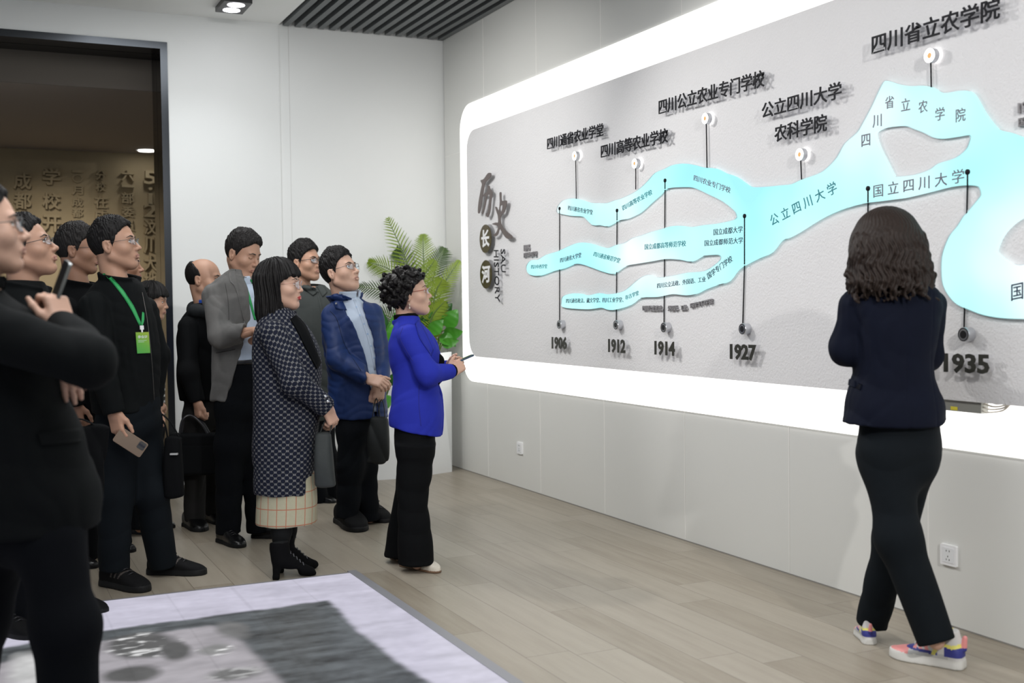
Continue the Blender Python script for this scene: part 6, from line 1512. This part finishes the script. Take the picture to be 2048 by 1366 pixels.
P.shoe(P.floor(374,1050), P.floor(408,1064), M_shoe, M_sole, 1.0, .11, .024); P.shoe(P.floor(414,1040), P.floor(450,1050), M_shoe, M_sole, 1.0, .11, .024)
# briefcase
a_ = P.J(340,866,.21); b_ = P.J(450,866,.21); c_ = P.J(340,950,.21); W_ = b_[0]-a_[0]; Hh = a_[2]-c_[2]
o_ = np.array([(a_[0]+b_[0])/2, -.22, c_[2]]); bc = empty('briefcase', P.G(o_), -YAW)
v = Vol((-W_/2-.02,-.06,-.02),(W_/2+.02,.06,Hh+.03),.0045); v.box((0,0,Hh/2),(W_/2,.042,Hh/2),.022); v.disp(lambda X,Y,Z: .002*np.exp(-((Z-Hh*.72)/.004)**2)*(Y<0), .02); V,F = v.mesh(); mesh_obj('case', V, F, C_blk, bc, True)
for yy in (-.02,.02):
    V,F = tube(spline([(-.10,yy,Hh-.01),(-.08,yy,Hh+.08),(-.055+.02,yy*.2,Hh+.105),(.03,yy,Hh+.06),(.07,yy,Hh-.01)],8), .008, 8); mesh_obj('handle', V, F, M_black, bc, True)
tag(bc, 'wide black briefcase carried by the balding man', 'bag')

# ---------------------------------------------------------------- young man in grey shirt at the back
P = Person(8.0, 635, 1000, 'man in black rimmed glasses and a dark grey shirt at the back')
nk = P.J(605,578,-.02)
P.head(610,529,.0,36,4,1.08,neck=nk,skin_m=SK_M,rn=.057); P.hair('short', H_blk, top=.016, seed=24, fringe=.004); P.glasses(M_frblk,.027,.018,.0017,'full')
C_gs = cloth('grey_shirt', (.048,.054,.052), .8, .1, 30, .08, 500)
T = P.secs([(840,588,668,0,.13),(760,584,672,0,.135),(690,580,676,0,.14),(640,576,678,0,.14),(605,578,674,0,.125),(585,588,664,0,.10),(572,600,650,0,.075)])
sR,eR,wR = P.J(592,615,.03), P.J(588,700,.08), P.J(600,780,.14); sL,eL,wL = P.J(664,615,-.04), P.J(672,700,-.06), P.J(668,780,.05)
v = P.garment(T, [([sR,eR,wR],[.066,.056,.045]), ([sL,eL,wL],[.064,.056,.045])], .0055, .012); v.fold(.0045, 17, 151)
v.op(lambda X,Y,Z: np.maximum(np.abs(X-P.J(630,580,0)[0]-.35*(P.J(0,600,0)[2]-Z)*0)-.028*np.clip((Z-P.J(0,592,0)[2])/.06,0,1), Y+.03), k=.004, mode='sub')
P.collar(v, P.J(622,580,.01), (.05,-.14,1), .080,.076,.034,.007,.005,P.face(38),.06,.18); P.add('shirt', v, C_gs, key='shirt')
P.strip('collar_flap','shirt',[(604,571),(613,582),(626,592)],[(614,566),(624,575),(634,586)],C_gs,.006,.003)
P.strip('collar_flap','shirt',[(640,568),(648,575),(654,585)],[(634,574),(640,585),(645,594)],C_gs,.006,.003)
P.strip('shirt_placket','shirt',[(632,584),(640,620),(646,680)],[(637,583),(645,619),(651,679)],C_gs,.002,.001)
h1,k1,a1 = P.J(616,860,.06), P.J(622,915,.06), P.J(640,1006,.05); h2,k2,a2 = P.J(646,860,-.06), P.J(652,915,-.06), P.J(662,998,-.1)
P.trousers(P.secs([(870,592,664,0,.11),(820,592,666,0,.11)]), [([h1,k1,a1],[.08,.075,.066]), ([h2,k2,a2],[.08,.075,.066])], C_trs, .008, .004, 153, 16)
P.bones(T, [([sR,eR,wR],[.045,.036,.026]), ([sL,eL,wL],[.045,.036,.026]), ([h1,k1,a1],[.06,.04,.03]), ([h2,k2,a2],[.06,.04,.03])])
P.hand(wR, P.J(615,800,.15)-wR, (-.3,-.9,.1), True, curls=((40,45,25),)*4); P.hand(wL, P.J(660,806,.07)-wL, (.3,.9,.1), False, curls=((40,45,25),)*4); P.finish()
P.shoe(P.floor(622,1002), P.floor(672,1006), M_shoe, M_sole); P.shoe(P.floor(646,990), P.floor(694,994), M_shoe, M_sole)

# ================================================================== plants in tall white planters
M_pot = mat('white_gloss_planter', (.80,.82,.83), .22, coat=.3); M_soil = mat('soil', (.03,.022,.015), .95, vary=.4, vscale=60)
def leaf_mat(name, c1, c2, rough=.35):
    m = bpy.data.materials.new(name); m.use_nodes = True; t = NT(m); b = t.n['Principled BSDF']
    t.link(t.mix(t.noise(9,3,t.coord('Object')), c1, c2), b.inputs['Base Color']); b.inputs['Roughness'].default_value = rough; b.inputs['Specular IOR Level'].default_value = .4; return m
L_palm = leaf_mat('palm_leaf', (.13,.22,.012), (.27,.36,.04), .45); L_palmd = leaf_mat('palm_leaf_dark', (.025,.06,.012), (.06,.11,.02), .45); L_broad = leaf_mat('broad_leaf', (.03,.16,.012), (.08,.31,.03)); L_brd = leaf_mat('broad_leaf_dark', (.015,.075,.012), (.03,.12,.02)); M_stem = mat('leaf_stalk', (.10,.16,.04), .6)
def planter(cx_, cy_, h, wt, wb, rot, label):
    c = on_floor(cx_, cy_); e = empty('planter', c, rot)
    # square plan twisted between base and rim: eight slanting facets
    V = []; F = []
    def ring(z, w, a, n=4): return [(w*math.cos(a+k*2*math.pi/n), w*math.sin(a+k*2*math.pi/n), z) for k in range(n)]
    b_ = ring(0, wb*.707, math.pi/4); t_ = ring(h, wt*.707, math.pi/4+math.pi/4*.55)
    V = b_+t_; F = [(3,2,1,0)]
    for k in range(4): F += [(k, (k+1)%4, 4+k), ((k+1)%4, 4+(k+1)%4, 4+k)]
    i_ = ring(h, wt*.707*.90, math.pi/4*1.55); j_ = ring(h-.05, wt*.707*.88, math.pi/4*1.55); V += i_+j_
    for k in range(4): F += [(4+k, 4+(k+1)%4, 8+(k+1)%4, 8+k), (8+k, 8+(k+1)%4, 12+(k+1)%4, 12+k)]
    mesh_obj('pot', V, F, M_pot, e); mesh_obj('soil', np.array(j_)+[0,0,.004], [(0,1,2,3)], M_soil, e)
    tag(e, label, 'planter', 'white faceted planters'); return c
c1 = planter(866, 944, .975, .25, .22, .35, 'tall white faceted planter in the corner holding the palm')
c2 = planter(768, 955, .60, .27, .24, -.1, 'lower white faceted planter behind the legs of the man in the navy jacket')
CD = lambda p: (p-CAM) @ FH
def frond(e, o, base, mid, tip, n=30, ln=.20, m=L_palm, droop=.25, seed=0):
    r = random.Random(seed); R = spline([base, mid, tip], 20); mb = MB()
    V,F = tube(R-o, np.linspace(.009,.0025,len(R)), 6); mb.add(V,F,1)
    T = np.gradient(R, axis=0); T /= np.linalg.norm(T,axis=1)[:,None]
    pn = nrm(np.cross(tip-base, nrm(mid-(base+tip)/2)+np.array([0,0,.001]))); 
    for i in range(n):
        s_ = .16+.84*i/(n-1); k = s_*(len(R)-1); i0 = min(int(k),len(R)-2); p = R[i0]+(R[i0+1]-R[i0])*(k-i0)-o; t = T[i0]; side = nrm(np.cross(t, FH*.8+np.array([0,0,.25])+RH*.15)); up = nrm(np.cross(side,t))
        L = ln*(math.sin(math.pi*min(1,.18+.80*s_))**.7)*(1.0-.25*s_)*r.uniform(.9,1.1)
        for q in (-1,1):
            d = nrm(t*(.55+.5*s_)+side*q*1.0+up*r.uniform(-.05,.2)); g = np.array([0,0,-1.0]); w_ = nrm(np.cross(d,up)); n_ = np.cross(w_,d); P_ = []
            for a_,wd in ((0,.0022),(.25,.0052),(.6,.0045),(1,.0008)):
                c = p+d*L*a_+g*droop*L*a_*a_*.6; P_ += [c-w_*wd, c+n_*wd*.35, c+w_*wd]
            P2 = [x-n_*.0008 for x in P_]; Fq = []
            for j in range(3):
                for z in range(2): a0 = j*3+z; Fq.append((a0,a0+1,a0+4,a0+3)); Fq.append((12+a0,12+a0+3,12+a0+4,12+a0+1))
            mb.add(P_+P2, Fq, 0)
    return mb.build('frond', [m, M_stem], e, True)
pb = np.array([c1[0]-.02, c1[1], .93]); e = empty('palm', pb); PD = CD(c1)
def pt(x,y,dw=0): return at_depth(x,y,PD-dw)
for k,(mid,tip,ln,m,dw) in enumerate((((826,560),(776,438),.22,L_palm,.0),((848,540),(846,470),.18,L_palm,-.12),((866,560),(888,497),.20,L_palmd,-.10),((880,590),(918,522),.14,L_palm,.02),((800,560),(738,524),.19,L_palm,.05),
    ((800,600),(716,572),.17,L_palmd,.12),((812,540),(792,500),.18,L_palmd,-.14),((868,600),(884,560),.17,L_palm,.10),((862,640),(888,604),.15,L_palm,.12),((842,580),(868,522),.18,L_palm,.05),((790,640),(734,622),.15,L_palmd,.02))):
    frond(e, pb, pb, pt(*mid,dw*.6), pt(*tip,dw), 30, ln, m, seed=k)
tag(e, 'feathery artificial palm spreading behind the woman in the royal blue blazer', 'plant')
def broad(e, o, base, mid, tip, wd, m, tilt=0.0, seed=0):
    r = random.Random(seed); R = spline([base, mid], 6); MB().tube(R-o, .006, 6).build('stalk', M_stem, e, True)
    A = np.asarray(mid,float); B = np.asarray(tip,float); ax = B-A; L = np.linalg.norm(ax); t = ax/L; vw = nrm(CAM-A); side = nrm(np.cross(t,vw)); nrm_ = np.cross(side,t); side = nrm(side*math.cos(tilt)+nrm_*math.sin(tilt)); nn = np.cross(side,t)
    V = []; ns,nw = 15,7
    for i in range(ns):
        s_ = i/(ns-1); w_ = wd*(math.sin(math.pi*s_**.75)**.8)*(1-.15*s_)+.001
        for j in range(nw):
            q = (j/(nw-1)-.5)*2; V.append(A+ax*s_+side*q*w_+nn*(.22*w_*q*q+.10*L*math.sin(math.pi*s_)+.0015*math.sin(s_*24))-np.array([0,0,.08*L*s_*s_])-o)
    V = np.array(V); F = [(i*nw+j,i*nw+j+1,(i+1)*nw+j+1,(i+1)*nw+j) for i in range(ns-1) for j in range(nw-1)]; V2 = V-nn*.0015; N = len(V)
    mesh_obj('leaf', np.vstack([V,V2]), F+[tuple(N+a for a in f[::-1]) for f in F], m, e, True)
qb = np.array([c1[0]+.03, c1[1]-.03, .93]); e = empty('broadleaf_plant', qb)
for k,(mid,tip,wd,m,dw,tl) in enumerate((((893,655),(915,615),.075,L_broad,.06,.2),((880,650),(904,602),.070,L_brd,-.05,.4),((888,668),(926,660),.060,L_broad,.10,-.3),((880,672),(912,690),.055,L_broad,.12,.3),((866,645),(878,612),.07,L_broad,.03,-.4),
    ((856,660),(838,632),.06,L_brd,.02,.2),((872,640),(846,600),.07,L_brd,-.08,0),((862,668),(886,636),.06,L_broad,.14,.1),((888,640),(894,600),.05,L_broad,-.1,.5),((884,690),(918,678),.045,L_broad,.14,0))):
    broad(e, qb, qb, pt(*mid,dw), pt(*tip,dw+.03), wd, m, tl, k)
tag(e, 'glossy broad leaved plant in the corner planter beside the glowing board', 'plant')
rb = np.array([c2[0], c2[1], .56]); e = empty('broadleaf_plant', rb); PD = CD(c2)
for k,(mid,tip,wd,m,dw,tl) in enumerate((((776,700),(786,640),.06,L_broad,.0,.3),((768,690),(764,615),.075,L_brd,-.05,.2),((778,690),(796,612),.07,L_broad,-.03,-.3),((780,770),(790,745),.05,L_brd,.08,.2),((772,790),(776,815),.05,L_broad,.12,.4),((766,750),(752,715),.06,L_brd,.03,0),((788,740),(806,700),.05,L_broad,-.06,.2),((760,680),(750,640),.05,L_brd,-.1,.3))):
    broad(e, rb, rb, pt(*mid,dw), pt(*tip,dw+.03), wd, m, tl, 40+k)
tag(e, 'broad leaved plant in the lower planter mostly hidden behind the visitors', 'plant')
